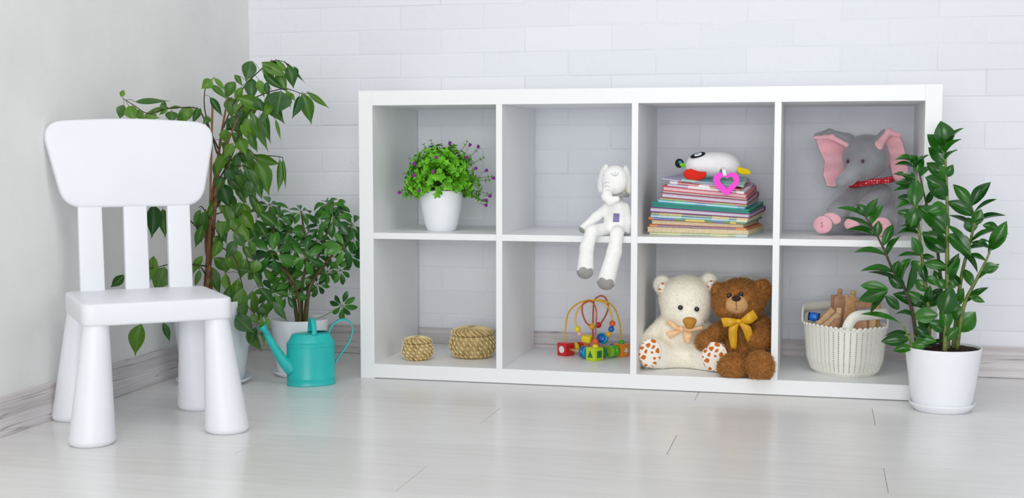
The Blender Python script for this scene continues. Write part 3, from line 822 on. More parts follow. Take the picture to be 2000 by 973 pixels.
# ---- small artificial flowering plant on the upper shelf
ART = thing('flowering_plant', 'small bright green artificial plant with purple buds in a white pot on the upper shelf', 'potted plant', (0.190, 0.125, ZU), 16.5)
sa = PixelFrame(ART.location)
prof = [(0.036, 0), (0.039, 0.002), (0.046, 0.02), (0.0535, 0.055), (0.0575, 0.085), (0.059, 0.108), (0.0585, 0.1095), (0.057, 0.108), (0.053, 0.095)]
sharp_part('pot', lathe(prof, 56), M_pot, ART, 40)
part('foam_base', lathe([(0.0535, 0.097), (0.03, 0.103), (0.001, 0.105)], 24, cap0=False, cap1=True), mat('dark_green_foam', (22, 56, 30), 0.9, 0.2, 0.3, 80), ART)
M_al = mat('bright_green_plastic_leaf', (104, 186, 28), 0.45, 0.4, 0.26, 45)
M_at = mat('plastic_stem_green', (96, 140, 44), 0.5, 0.4, 0.1, 40)
M_bud = mat('purple_flower_bud', (150, 26, 158), 0.5, 0.4, 0.3, 90)
g = random.Random(9); LV, LF, SVF = [], [], []
def blade(c, d, n, L, w):
    global LV, LF
    d = d.normalized(); n = (n-d*n.dot(d)); n = n.normalized() if n.length > 1e-4 else Vector((0, 0, 1)); x = d.cross(n)
    k = len(LV)
    LV += [c, c+d*L*0.45+x*w/2+n*L*0.08, c+d*L*0.5-n*L*0.02, c+d*L*0.45-x*w/2+n*L*0.08, c+d*L*0.85+x*w*0.22, c+d*L, c+d*L*0.85-x*w*0.22]
    LF += [(k, k+1, k+2), (k, k+2, k+3), (k+1, k+4, k+5, k+2), (k+3, k+2, k+5, k+6)]
cen = Vector((0.0, 0.0, 0.10))
def sprig(tip, n_wh, size, droop=0.02):
    P = spline([(0.3*tip.x*0.3, tip.y*0.1, 0.1), tuple(cen.lerp(tip, 0.55)+Vector((0, 0, droop))), tuple(tip)], 12)
    SVF.append(tube(P[3:], 0.0008, 4))
    for q in range(n_wh):
        i = 11-int(q*7.5/n_wh); c = Vector(P[i]); t = (Vector(P[i])-Vector(P[i-1])).normalized()
        e1 = t.orthogonal().normalized(); e2 = t.cross(e1); a0 = g.uniform(0, 6.28)
        for j in range(5):
            a = a0+j*1.2566; d = e1*math.cos(a)+e2*math.sin(a)+t*g.uniform(0.1, 0.6)
            blade(c, d, t*1.0+Vector((0, -0.2, 0.3)), size*g.uniform(0.8, 1.2), size*0.75)
for i in range(330):
    th = g.uniform(0, 2*math.pi); ph = math.acos(g.uniform(-0.15, 1))
    r = g.uniform(0.82, 1.0)
    v = Vector((math.sin(ph)*math.cos(th)*0.107*r, math.sin(ph)*math.sin(th)*0.092*r, max(-0.012, math.cos(ph)*0.128*r)))
    sprig(cen+v+Vector((0.002, 0, 0.008)), g.choice((2, 3)), g.uniform(0.0085, 0.0125))
for u, v, y in ((780, 374, -0.02), (790, 338, 0.0), (800, 310, 0), (842, 275, 0), (828, 283, 0), (944, 308, 0), (936, 290, 0), (955, 352, -0.02), (960, 345, -0.01), (950, 395, -0.03), (940, 392, -0.03), (930, 385, -0.03), (917, 382, -0.04), (958, 380, -0.02), (798, 330, -0.03), (805, 360, -0.04), (928, 330, -0.03), (912, 278, 0)):
    sprig(Vector(sa(u, v, y)), 4, 0.0078, 0.012)
part('stems', join(*SVF), M_at, ART)
fo = part('foliage', ([tuple(v) for v in LV], LF), M_al, ART, smooth=False); fo['kind'] = 'stuff'
budl = """879,279,-0.03 852,308,-0.085 911,308,-0.08 846,336,-0.095 929,329,-0.07 918,283,-0.01 934,286,-0.01 950,333,-0.04 964,348,-0.02 957,383,-0.03 949,391,-0.035 949,401,-0.035 818,373,-0.07 780,376,-0.025 809,343,-0.08 809,320,-0.06""".split()
for s in budl:
    u, v, y = map(float, s.split(',')); c = sa(u, v, y)
    P = [(c[0]*0.75, c[1]*0.6, 0.1+(c[2]-0.1)*0.75), tuple(c)]
    b_ = part('flower_bud', lathe([(0.0008, -0.006), (0.003, -0.004), (0.0042, 0.0), (0.0045, 0.003), (0.0035, 0.0035), (0.001, 0.0025)], 10, cap1=True), M_bud, ART, loc=tuple(c),
              rot=Vector((c[0], c[1]-0.02, c[2]-0.1)).to_track_quat('Z', 'Y').to_euler())
    part('bud_stalk', tube([(0, 0, -0.02), (0, 0, -0.004)], 0.0007, 4), M_at, b_)
# ================================================================ watering can
M_teal = mat('teal_enamel', (34, 190, 186), 0.33, 0.5, 0.03, 20)
M_dark = mat('opening_shade_paint', (18, 60, 66), 0.7, 0.2)
CAN = thing('watering_can', 'small turquoise metal watering can standing on the floor beside the shelving unit', 'watering can', (-0.093, -0.118, 0), 22.4+9)
k_ = 0.0625; q_ = 0.70
body = [(k_*0.985, 0), (k_*1.02, 0.0015), (k_*1.0, 0.006), (k_*0.99, 0.008), (k_*1.0, 0.016), (k_*1.012, 0.018), (k_*1.0, 0.020), (k_*1.0, 0.1), (k_*1.025, 0.1015), (k_*1.0, 0.103),
        (k_*1.0, 0.109), (k_*1.02, 0.1105), (k_*0.97, 0.112), (k_*0.90, 0.118), (k_*0.79, 0.131), (k_*0.77, 0.133)]
sharp_part('body', lathe(body, 64, 1, q_), M_teal, CAN, 30)
# closed top plate; dark disc paints an opening's shade towards the back handle
tv = lathe([(k_*0.77, 0.133), (k_*0.75, 0.1335), (0.001, 0.1345)], 64, 1, q_, cap0=False, cap1=True)
part('top_plate', tv, M_teal, CAN)
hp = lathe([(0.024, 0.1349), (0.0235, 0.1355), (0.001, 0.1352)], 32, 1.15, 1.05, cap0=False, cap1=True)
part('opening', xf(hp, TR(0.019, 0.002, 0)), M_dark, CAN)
part('opening_rim', tube([(0.019+0.0278*math.cos(a), 0.002+0.0254*math.sin(a), 0.1355) for a in np.linspace(0, 2*math.pi, 40)[:-1]], 0.0012, 6, closed=True), M_teal, CAN)
# spout
sp = spline([(-0.050, -0.006, 0.042), (-0.070, -0.008, 0.062), (-0.093, -0.010, 0.098), (-0.110, -0.011, 0.128), (-0.117, -0.012, 0.142)], 20)
part('spout', tube(sp, list(np.interp(np.linspace(0, 1, 20), [0, 0.15, 0.5, 0.85, 1], [0.0200, 0.0165, 0.0108, 0.0085, 0.0090])), 20), M_teal, CAN)
rose = lathe([(0.0088, -0.008), (0.010, 0.0), (0.0165, 0.016), (0.016, 0.0165), (0.009, 0.002)], 28, 0.75, 1.2, cap0=False, cap1=True)
part('spout_lip', xf(rose, TR(-0.119, -0.012, 0.146, 0, -32, 0)), M_teal, CAN)
# carrying handle over the top (across the can) and rear handle
hw = [(0.004, 0.034*math.sin(a), 0.132+0.040*math.cos(a)) for a in np.linspace(-1.62, 1.62, 28)]
part('top_handle', strap(hw, (1, 0, 0), 0.013, 0.0014), M_teal, CAN)
rear = spline([(0.0475, 0.002, 0.128), (0.053, 0.002, 0.146), (0.068, 0.002, 0.161), (0.086, 0.002, 0.166), (0.103, 0.002, 0.158), (0.110, 0.002, 0.138), (0.103, 0.002, 0.112), (0.086, 0.002, 0.085), (0.070, 0.002, 0.064), (0.0625, 0.002, 0.050)], 40)
part('rear_handle', strap(rear, (0.12, 1, 0.1), 0.016, 0.0024), M_teal, CAN)

# ================================================================ seagrass baskets
def grass_mat():
    m, t, b = nt('woven_seagrass'); v = coords(t, (1, 1, 1))
    w = N(t, 'ShaderNodeTexWave', wave_type='BANDS', bands_direction='Z'); w.inputs['Scale'].default_value = 130; w.inputs['Distortion'].default_value = 3.0
    w.inputs['Detail'].default_value = 2; t.links.new(v, w.inputs['Vector'])
    n = noise(t, v, 60, 3)
    col = ramp(t, n, [(0.3, (158, 128, 76)), (0.5, (190, 162, 104)), (0.72, (210, 186, 130))])
    t.links.new(col, b.inputs['Base Color']); b.inputs['Roughness'].default_value = 0.75
    bump(t, b, w.outputs['Fac'], 0.6, 0.002); return m
M_grass = grass_mat(); M_raf = mat('pale_raffia_stitch', (240, 224, 176), 0.7, 0.3, 0.1, 90)
def coiled(r_of, z0, z1, turns, seg=56):
    """profile of stacked coils"""
    prof = []; n = turns*6
    for i in range(n+1):
        t = i/n; z = z0+(z1-z0)*t; prof.append((r_of(t)-0.0016*(1-abs(math.sin(math.pi*t*turns)))**2, z))
    return prof
def seagrass(label, loc, rz, rw, h, seed, stitches, slant):
    B = thing('seagrass_basket', label, 'basket', loc, rz, 'lidded seagrass baskets in the lower shelf')
    hb = h*0.74
    rf = lambda t: rw*np.interp(t, [0, 0.12, 0.35, 0.6, 0.85, 1.0], [0.70, 0.84, 0.98, 1.0, 0.93, 0.86])
    part('body', lathe([(rw*0.55, 0)]+coiled(rf, 0, hb, 5), 56, cap1=True), M_grass, B)
    lid_r = rw*0.92; zl = hb+0.0005; hl = h-hb
    lf = lambda t: lid_r*np.interp(t, [0, 0.2, 0.5, 0.8, 1.0], [0.95, 1.0, 1.0, 0.9, 0.72])
    lid = part('lid', lathe([(lid_r*0.6, zl)]+coiled(lf, zl, zl+hl*0.8, 2)+[(lid_r*0.5, zl+hl*0.93), (lid_r*0.25, zl+hl), (0.001, zl+hl)], 56), M_grass, B)
    S, S2 = [], []
    for k in range(stitches):
        a0 = 2*math.pi*k/stitches
        pts = []
        for cl in range(5):                      # one short stitch over every coil, each a little offset from the next
            pts = []
            for t in np.linspace((cl+0.1)/5, (cl+0.98)/5, 5):
                a = a0-slant*t-0.05*cl; r = rf(t)-0.0016*(1-abs(math.sin(math.pi*t*5)))**2+0.0006; pts.append((r*math.cos(a), r*math.sin(a), hb*t))
            S.append(tube(pts, [0.0009, 0.0015, 0.0017, 0.0015, 0.0009], 5))
        pts = []
        for t in np.linspace(0.0, 1, 12):
            a = a0-0.06-0.35*t; r = lf(t)+0.0004; pts.append((r*math.cos(a), r*math.sin(a), zl+hl*0.8*t))
        for t in np.linspace(0.1, 0.9, 6):
            a = a0-0.41-0.5*t; r = lid_r*(0.72-0.55*t); pts.append((r*math.cos(a), r*math.sin(a), zl+hl*(0.8+0.2*math.sin(t*1.5))+0.0006))
        S2.append(tube(pts, 0.0012, 5))
    part('stitching', join(*S), M_raf, B)['kind'] = 'stuff'; part('lid_stitching', join(*S2), M_raf, lid)['kind'] = 'stuff'
seagrass('smaller lidded seagrass basket with pale stitching in the lower left compartment', (0.128, 0.10, ZL), 17, 0.0425, 0.062, 1, 16, 1.1)
seagrass('larger lidded seagrass basket with pale stitching next to the first divider', (0.263, 0.176, ZL), 15, 0.0645, 0.084, 2, 24, 0.7)
# ================================================================ plush toys
def giraffe_mat():
    m, t, b = nt('giraffe_print_plush'); v = coords(t)
    vo = N(t, 'ShaderNodeTexVoronoi', feature='DISTANCE_TO_EDGE'); vo.inputs['Scale'].default_value = 66
    t.links.new(v, vo.inputs['Vector'])
    col = ramp(t, vo.outputs['Distance'], [(0.0, (246, 240, 230)), (0.15, (246, 240, 230)), (0.19, (204, 108, 28)), (1, (196, 98, 22))])
    t.links.new(col, b.inputs['Base Color']); b.inputs['Roughness'].default_value = 0.85; return m
M_gir = giraffe_mat()
M_cream = mat('cream_plush', (248, 245, 234), 0.9, 0.15, 0.03, 40, 0.4, 260, sheen=0.3)
M_cfur = strand_mat('cream_fur', (246, 242, 228), (254, 253, 248))
M_brown = mat('brown_plush', (176, 120, 64), 0.9, 0.15, 0.15, 50, 0.5, 200)
M_bfur = strand_mat('brown_fur', (158, 108, 52), (224, 176, 112))
M_black = mat('black_glossy_eye', (14, 14, 20), 0.1, 0.6)
M_peach = mat('peach_satin_ribbon', (246, 200, 152), 0.35, 0.5, 0.05, 60)
M_gold = mat('golden_satin_ribbon', (226, 170, 30), 0.32, 0.5, 0.06, 60)
M_nose = mat('golden_brown_velvet', (188, 136, 58), 0.8, 0.2, 0.08, 80)
M_tan = mat('tan_suede_muzzle', (202, 158, 108), 0.85, 0.2, 0.06, 60, 0.2, 300)
M_choc = mat('dark_brown_embroidery', (62, 34, 26), 0.7, 0.3, 0.1, 100)

def eye(parent, c, r, name='eye'): return part(name, ball(c, (r, r*0.6, r), 14, 8), M_black, parent)
# ---- cream bear
WB = thing('teddy_bear', 'cream teddy bear with a peach bow and orange giraffe-print feet in the lower shelf', 'teddy bear', (0.846, 0.152, ZL), 5.8)
s = PixelFrame(WB.location)
px = 1/741
head = [('e', s(1339, 584, 0.0), (50*px, 0.058, 45*px)), ('e', s(1339, 608, -0.005), (45*px, 0.055, 32*px)), ('e', s(1347, 625, -0.045), (25*px, 0.028, 20*px)),
        ('e', s(1293, 556, 0.012), (17*px, 0.012, 19*px)), ('e', s(1385, 551, 0.012), (17*px, 0.012, 19*px))]
bod = [('e', s(1331, 664, 0.02), (46*px, 0.055, 58*px)), ('e', s(1331, 690, 0.01), (48*px, 0.058, 36*px)),
       ('c', s(1300, 632, 0.015), s(1264, 672, -0.03), 17*px, 18*px), ('c', s(1370, 638, 0.02), s(1392, 672, 0.0), 17*px, 17*px),
       ('c', s(1315, 698, 0.0), s(1273, 690, -0.055), 27*px, 29*px), ('c', s(1352, 700, 0.0), s(1392, 696, -0.055), 28*px, 30*px)]
wbm = soft(head+bod, 0.0042, 0.012, 2)
wbm[0][:, 2] = np.maximum(wbm[0][:, 2], 0.0015)
part('body', wbm, M_cream, WB)
fur_part(wbm, M_cfur, WB, 60000, 0.0055, 0.00075, spread=0.28, comb=(0, -0.1, -0.25), seed=2,
         keep=lambda P, n: ~((P[:, 1] < -0.062) & (P[:, 2] < 0.075)) & (P[:, 2] > 0.004))
def disc(c, rx, rz, th, rot=(0, 0, 0)): return ball((0, 0, 0), (rx, th, rz), 24, 14), c, rot
for nm, c, rx, rz, rot in (('foot_sole', s(1270, 690, -0.0925), 22*px, 28*px, (6, 0, 14)), ('foot_sole', s(1396, 697, -0.0945), 25*px, 29*px, (6, 0, -10)),
                           ('ear_lining', s(1293, 563, -0.012), 8*px, 11*px, (0, 12, 0)), ('ear_lining', s(1388, 558, -0.010), 8*px, 10*px, (0, 12, -20))):
    part(nm, ball((0, 0, 0), (rx, 0.0085 if 'sole' in nm else 0.006, rz), 24, 14), M_gir, WB, loc=tuple(c), rot=tuple(R(a) for a in rot))
for u, v in ((1329, 601), (1361, 604)): eye(WB, s(u, v, surf_y(wbm, s(u, v, -0.055))-0.0045), 4.8*px)
nz = soft([('e', s(1347, 627, -0.079), (13.5*px, 0.010, 7.5*px)), ('e', s(1347, 633, -0.079), (10*px, 0.010, 10*px))], 0.002, 0.006)
part('nose', nz, M_nose, WB)
bow = part('bow', ball(s(1331, 643, -0.066), (5*px, 0.005, 5*px), 12, 8), M_peach, WB)
yb = -0.064
part('bow_loop', loft([s(1330, 641, yb), s(1318, 632, yb-0.01), s(1306, 625, yb)], [s(1331, 646, yb), s(1316, 643, yb-0.012), s(1302, 632, yb)]), M_peach, bow)
part('bow_loop', loft([s(1332, 641, yb), s(1350, 640, yb-0.012), s(1372, 637, yb)], [s(1332, 646, yb), s(1350, 647, yb-0.014), s(1374, 643, yb)]), M_peach, bow)
part('bow_tail', loft([s(1329, 641, yb), s(1315, 645, yb-0.006), s(1300, 648, yb-0.004)], [s(1331, 647, yb), s(1322, 655, yb-0.008), s(1309, 663, yb-0.006)]), M_peach, bow)
part('bow_tail', loft([s(1335, 644, yb), s(1335, 656, yb-0.006), s(1338, 669, yb-0.004)], [s(1351, 645, yb), s(1351, 656, yb-0.008), s(1348, 671, yb-0.004)]), M_peach, bow)

# ---- brown bear
BB_ = thing('teddy_bear', 'brown teddy bear with a shiny golden bow leaning on the cream bear', 'teddy bear', (1.006, 0.140, ZL), 3.2)
s = PixelFrame(BB_.location); px = 1/751
hd = [('e', s(1443, 588, 0.0), (49*px, 0.052, 36*px), (0, 6, 0)), ('e', s(1440, 602, -0.01), (44*px, 0.05, 24*px)), ('e', s(1447, 570, 0.0), (36*px, 0.045, 24*px)),
      ('e', s(1402, 566, 0.0), (12*px, 0.012, 15*px)), ('e', s(1486, 570, -0.010), (19*px, 0.014, 25*px), (0, 24, 0)), ('e', s(1439, 596, -0.042), (21*px, 0.022, 17*px))]
bd = [('e', s(1448, 655, 0.01), (36*px, 0.05, 46*px)), ('e', s(1450, 688, 0.0), (46*px, 0.055, 36*px)),
      ('c', s(1412, 642, 0.0), s(1376, 668, -0.055), 15*px, 17*px, {'k': 0.005}), ('c', s(1486, 635, 0.0), s(1483, 666, -0.055), 18*px, 22*px, {'k': 0.005}),
      ('c', s(1440, 705, -0.02), s(1434, 716, -0.095), 22*px, 22*px, {'k': 0.004}), ('c', s(1470, 705, -0.02), s(1485, 714, -0.1), 22*px, 24*px, {'k': 0.004}),
      ('e', s(1432, 717, -0.12), (28*px, 0.028, 24*px), {'k': 0.004}), ('e', s(1485, 715, -0.150), (25*px, 0.026, 27*px), {'k': 0.003})]
bbm = soft(hd+bd, 0.004, 0.009, 2)
bbm[0][:, 2] = np.maximum(bbm[0][:, 2], 0.0015)
part('body', bbm, M_brown, BB_)
mz = s(1439, 595, -0.055)
fur_part(bbm, M_bfur, BB_, 44000, 0.0090, 0.0011, spread=0.42, comb=(0, -0.1, -0.45), seed=3,
         keep=lambda P, n: ~((np.abs(P[:, 0]-mz[0]) < 0.027) & (np.abs(P[:, 2]-mz[2]) < 0.023) & (P[:, 1] < -0.04)) & (P[:, 2] > 0.005))
mu = part('muzzle', soft([('e', s(1439, 594, -0.056), (21*px, 0.016, 17*px)), ('e', s(1440, 600, -0.056), (20*px, 0.017, 13*px))], 0.0025, 0.008), M_tan, BB_)
part('nose', soft([('e', s(1438, 583, -0.069), (9*px, 0.007, 6*px))], 0.0018, 0.004), M_choc, BB_)
part('mouth_stitch', tube(spline([s(1438, 588, -0.0742), s(1438, 596, -0.0745), s(1439, 604, -0.073)], 8), 0.0008, 6), M_choc, mu)
part('mouth_stitch', tube(spline([s(1433, 602, -0.0725), s(1439, 605, -0.0735), s(1444, 602, -0.0725)], 8), 0.0007, 6), M_choc, mu)
for u, v in ((1424, 578), (1447, 575)): eye(BB_, s(u, v, surf_y(bbm, s(u, v, -0.05))-0.004), 4.6*px)
yb = -0.063
bow = part('bow', ball(s(1443, 628, yb-0.006), (6*px, 0.006, 5*px), 12, 8), M_gold, BB_)
part('bow_loop', loft([s(1442, 624, yb-0.004), s(1425, 621, yb-0.014), s(1408, 621, yb-0.004)], [s(1442, 632, yb-0.004), s(1428, 637, yb-0.016), s(1413, 640, yb-0.006)]), M_gold, bow)
part('bow_loop', loft([s(1442, 624, yb+0.004), s(1425, 622, yb+0.006), s(1408, 621, yb-0.004)], [s(1442, 632, yb+0.004), s(1428, 636, yb+0.006), s(1413, 640, yb-0.006)]), M_gold, bow)
part('bow_loop', loft([s(1446, 624, yb-0.004), s(1458, 614, yb-0.016), s(1471, 605, yb-0.006)], [s(1446, 632, yb-0.004), s(1466, 632, yb-0.018), s(1481, 621, yb-0.006)]), M_gold, bow)
part('bow_loop', loft([s(1446, 624, yb+0.004), s(1458, 614, yb+0.006), s(1471, 605, yb-0.006)], [s(1446, 632, yb+0.004), s(1466, 630, yb+0.006), s(1481, 621, yb-0.006)]), M_gold, bow)
part('bow_tail', loft([s(1439, 629, yb-0.006), s(1425, 638, yb-0.012), s(1423, 656, yb-0.008), s(1427, 680, yb-0.006)], [s(1444, 633, yb-0.006), s(1440, 645, yb-0.010), s(1440, 662, yb-0.008), s(1438, 683, yb-0.006)]), M_gold, bow)
part('bow_tail', loft([s(1446, 629, yb-0.006), s(1464, 636, yb-0.012), s(1470, 652, yb-0.008), s(1469, 666, yb-0.006), s(1466, 674, yb-0.004)], [s(1442, 632, yb-0.006), s(1450, 644, yb-0.010), s(1455, 658, yb-0.008), s(1460, 668, yb-0.006), s(1465, 675, yb-0.004)]), M_gold, bow)

# ---- fluffy white toy mostly hidden behind the brown bear
HB = thing('plush_toy', 'fluffy white plush toy mostly hidden behind the brown teddy bear', 'plush toy', (1.003, 0.313, ZL), 3.2)
hbm = soft([('e', (0, 0, 0.055), (0.045, 0.038, 0.055)), ('e', (0, 0, 0.165), (0.062, 0.04, 0.062)), ('e', (-0.05, 0, 0.205), (0.02, 0.012, 0.02)), ('e', (0.05, 0, 0.205), (0.02, 0.012, 0.02)),
            ('c', (-0.03, -0.01, 0.025), (-0.035, -0.045, 0.026), 0.022, 0.022), ('c', (0.03, -0.01, 0.025), (0.035, -0.045, 0.026), 0.022, 0.022)], 0.005, 0.012, 2)
part('body', hbm, M_cream, HB)
fur_part(hbm, MATS.get('white_fur') or strand_mat('white_fur', (232, 232, 232), (252, 252, 252)), HB, 9000, 0.013, 0.0012, spread=0.6, comb=(0, 0, -0.2), seed=5, keep=lambda P, n: P[:, 2] > 0.006)

# ---- grey elephant on the upper shelf
GE = thing('plush_elephant', 'grey plush elephant with large pink-lined ears and a red dotted neckerchief', 'plush toy', (1.283, 0.232, ZU), -1.5)
s = PixelFrame(GE.location); px = 1/752
M_grey = mat('grey_velour', (146, 147, 153), 0.85, 0.2, 0.08, 25, 0.3, 200, sheen=0.5)
M_pink = mat('pink_velour', (244, 186, 196), 0.85, 0.2, 0.06, 25, 0.25, 200, sheen=0.4)
M_rose = mat('rose_embroidery', (206, 84, 112), 0.7, 0.2)
ge = [('e', s(1691, 309, -0.012), (46*px, 0.06, 40*px)), ('e', s(1692, 292, -0.005), (40*px, 0.052, 30*px)), ('e', s(1683, 330, -0.03), (34*px, 0.05, 26*px)),
      ('c', s(1676, 326, -0.062), s(1658, 347, -0.095), 17*px, 14*px, {'k': 0.009}), ('c', s(1658, 347, -0.095), s(1644, 355, -0.108), 14*px, 12.5*px),
      ('e', s(1700, 402, 0.02), (46*px, 0.055, 52*px), {'k': 0.01}), ('e', s(1700, 425, 0.01), (52*px, 0.06, 34*px)),
      ('c', s(1668, 385, 0.0), s(1637, 415, -0.045), 22*px, 23*px, {'k': 0.006}), ('c', s(1722, 380, -0.01), s(1682, 425, -0.065), 22*px, 21*px, {'k': 0.006}),
      ('c', s(1668, 432, 0.0), s(1616, 437, -0.06), 22*px, 20*px, {'k': 0.006}), ('c', s(1728, 425, 0.0), s(1728, 439, -0.065), 26*px, 21*px, {'k': 0.006})]
gem = soft(ge, 0.0042, 0.010, 1)
gem[0][:, 2] = np.maximum(gem[0][:, 2], 0.001)
part('body', gem, M_grey, GE)
pad = lambda u, v, y, rx, rz, rot, name='foot_pad': part(name, ball((0, 0, 0), (rx*px, 0.007, rz*px), 24, 14), M_pink, GE, loc=tuple(s(u, v, y)), rot=tuple(R(a) for a in rot))
p1 = pad(1607, 439, -0.084, 19, 17, (0, 0, -18)); p2 = pad(1722, 443, -0.089, 18, 18, (0, 0, -8)); pad(1625, 427, -0.074, 18, 11, (-12, 14, -10), 'hand_pad'); pad(1664, 438, -0.082, 15, 12, (0, 0, -10), 'hand_pad')
for p_ in (p1, p2):
    part('embroidery', tube([(0.003, -0.0078, 0.006), (-0.002, -0.0078, 0.005), (-0.001, -0.0078, 0.001), (0.003, -0.0078, -0.001), (0.001, -0.0078, -0.006), (-0.003, -0.0078, -0.005)], 0.0008, 5), M_rose, p_)
def ear(outline, y0, bend, mats, th=0.010, cell=0.0022):
    q = [(s(u, v, 0)[0], s(u, v, 0)[2]) for u, v in outline]
    c = np.mean(q, 0)
    back = soft([('p', q, y0+th*0.35, th, th*0.45, bend)], cell, 0.01, 4)
    o = part('ear', back, mats[0], GE)
    qi = [tuple(c+(np.array(a)-c)*0.965) for a in q]
    part('ear_lining', soft([('p', qi, y0-th*0.28, th*0.75, th*0.35, bend)], cell, 0.01, 4), mats[1], o)
    return o
cxl = s(1645, 320)[0]
le = ear([(1591, 268), (1612, 260), (1642, 262), (1664, 282), (1656, 300), (1652, 335), (1645, 356), (1631, 368), (1615, 365), (1607, 342), (1610, 314), (1598, 290)], -0.006,
         lambda x, z: -0.9*np.maximum(0, cxl-x)*0.55+0.01*np.sin(z*90), (M_grey, M_pink))
cxr = s(1730, 320)[0]
re_ = ear([(1722, 292), (1712, 276), (1724, 258), (1738, 252), (1753, 259), (1764, 276), (1769, 302), (1775, 330), (1774, 352), (1758, 360), (1744, 352), (1736, 322)], -0.006,
          lambda x, z: -0.4*np.maximum(0, x-cxr)+0.006*np.sin(z*110), (M_grey, M_pink))
part('ear_fold', soft([('c', s(1593, 264, -0.035), s(1620, 259, -0.03), 4*px, 7*px), ('c', s(1620, 259, -0.03), s(1655, 272, -0.018), 7*px, 11*px), ('c', s(1655, 272, -0.018), s(1668, 275, -0.008), 11*px, 9*px)], 0.003, 0.008), M_grey, le)
part('ear_fold', soft([('c', s(1593, 269, -0.040), s(1625, 268, -0.042), 4*px, 5*px), ('c', s(1625, 268, -0.042), s(1655, 284, -0.030), 5*px, 5*px)], 0.003, 0.008), M_pink, le)
part('ear_fold', soft([('c', s(1709, 300, -0.04), s(1707, 280, -0.038), 5*px, 8*px), ('c', s(1707, 280, -0.038), s(1728, 260, -0.025), 8*px, 8*px)], 0.003, 0.008), M_grey, re_)
part('ear_fold', soft([('c', s(1713, 301, -0.048), s(1716, 284, -0.046), 6*px, 8*px), ('c', s(1716, 284, -0.046), s(1735, 258, -0.028), 8*px, 6*px), ('c', s(1735, 258, -0.028), s(1756, 264, -0.02), 6*px, 5*px)], 0.003, 0.008), M_pink, re_)
for u, v in ((1656, 315), (1685, 315)):
    y = surf_y(gem, s(u, v, -0.065))-0.0008
    e_ = part('eye', ball(s(u, v, y), (4.2*px, 0.003, 5*px), 14, 8), mat('mauve_eye_ring', (150, 120, 138), 0.4, 0.5), GE)
    part('pupil', ball(s(u, v, y-0.0022), (2.6*px, 0.002, 3.3*px), 12, 8), M_black, e_)
def dotted():
    m, t, b = nt('red_dotted_cotton'); v = coords(t)
    vo = N(t, 'ShaderNodeTexVoronoi'); vo.inputs['Scale'].default_value = 150; vo.inputs['Randomness'].default_value = 0.2; t.links.new(v, vo.inputs['Vector'])
    t.links.new(ramp(t, vo.outputs['Distance'], [(0.0, (240, 225, 225)), (0.2, (240, 225, 225)), (0.26, (186, 26, 44)), (1, (176, 20, 38))]), b.inputs['Base Color'])
    b.inputs['Roughness'].default_value = 0.8; return m
M_dot = dotted()
ring = []
for a in np.linspace(0, 2*math.pi, 40)[:-1]:
    ring.append(s(1703+41*math.cos(a), 356-6*math.cos(a)-2*math.sin(a)*0, 0.002+0.056*math.sin(a)))
nk = part('neckerchief', tube(ring, 0.0078, 10, closed=True), M_dot, GE)
part('knot_end', loft([s(1722, 350, -0.054), s(1732, 347, -0.056), s(1738, 345, -0.055)], [s(1722, 360, -0.056), s(1732, 358, -0.058), s(1741, 357, -0.056)], 0.003), M_dot, nk)

# ---- white rag-doll elephant sitting on the shelf edge
DO = thing('rag_doll_elephant', 'long-legged white rag-doll elephant with closed eyes sitting on the upper shelf edge', 'plush toy', (0.684, 0.040, ZU), 8.8)
s = PixelFrame(DO.location); px = 1/764
M_rag = mat('white_knit_fabric', (246, 246, 244), 0.9, 0.15, 0.02, 60, 0.35, 420, sheen=0.2)
M_gfab = mat('grey_felt', (158, 156, 152), 0.9, 0.15, 0.06, 80)
M_grn = mat('pale_olive_lining', (214, 214, 176), 0.9, 0.15)
dm = [('e', s(1201, 352, 0.0), (27*px, 0.034, 29*px)), ('e', s(1198, 362, -0.01), (22*px, 0.03, 20*px)),
      ('c', s(1189, 362, -0.03), s(1184, 384, -0.045), 10.5*px, 9*px, {'k': 0.008}), ('c', s(1184, 384, -0.045), s(1192, 393, -0.05), 9*px, 8.5*px), ('c', s(1192, 393, -0.05), s(1205, 389, -0.052), 8.5*px, 6.5*px),
      ('e', s(1204, 424, 0.005), (25*px, 0.03, 40*px), {'k': 0.006}), ('e', s(1205, 440, 0.005), (28*px, 0.034, 20*px)),
      ('c', s(1186, 404, 0.0), s(1164, 424, -0.01), 8*px, 9*px, {'k': 0.006}), ('c', s(1164, 424, -0.01), s(1140, 446, -0.016), 9*px, 8.5*px),
      ('c', s(1222, 404, 0.0), s(1226, 432, -0.004), 8*px, 9*px, {'k': 0.006}), ('c', s(1226, 432, -0.004), s(1223, 453, -0.006), 9*px, 8*px),
      ('c', s(1190, 446, -0.01), s(1156, 452, -0.056), 12*px, 12.5*px, {'k': 0.006}), ('c', s(1156, 452, -0.056), s(1146, 484, -0.068), 12.5*px, 13*px), ('c', s(1146, 484, -0.068), s(1143, 528, -0.07), 13*px, 16*px),
      ('c', s(1206, 447, -0.01), s(1205, 456, -0.056), 12*px, 12.5*px, {'k': 0.006}), ('c', s(1205, 456, -0.056), s(1200, 492, -0.066), 12.5*px, 14*px), ('c', s(1200, 492, -0.066), s(1184, 549, -0.07), 14*px, 17*px)]
dom = soft(dm, 0.0034, 0.006, 1)
part('body', dom, M_rag, DO)
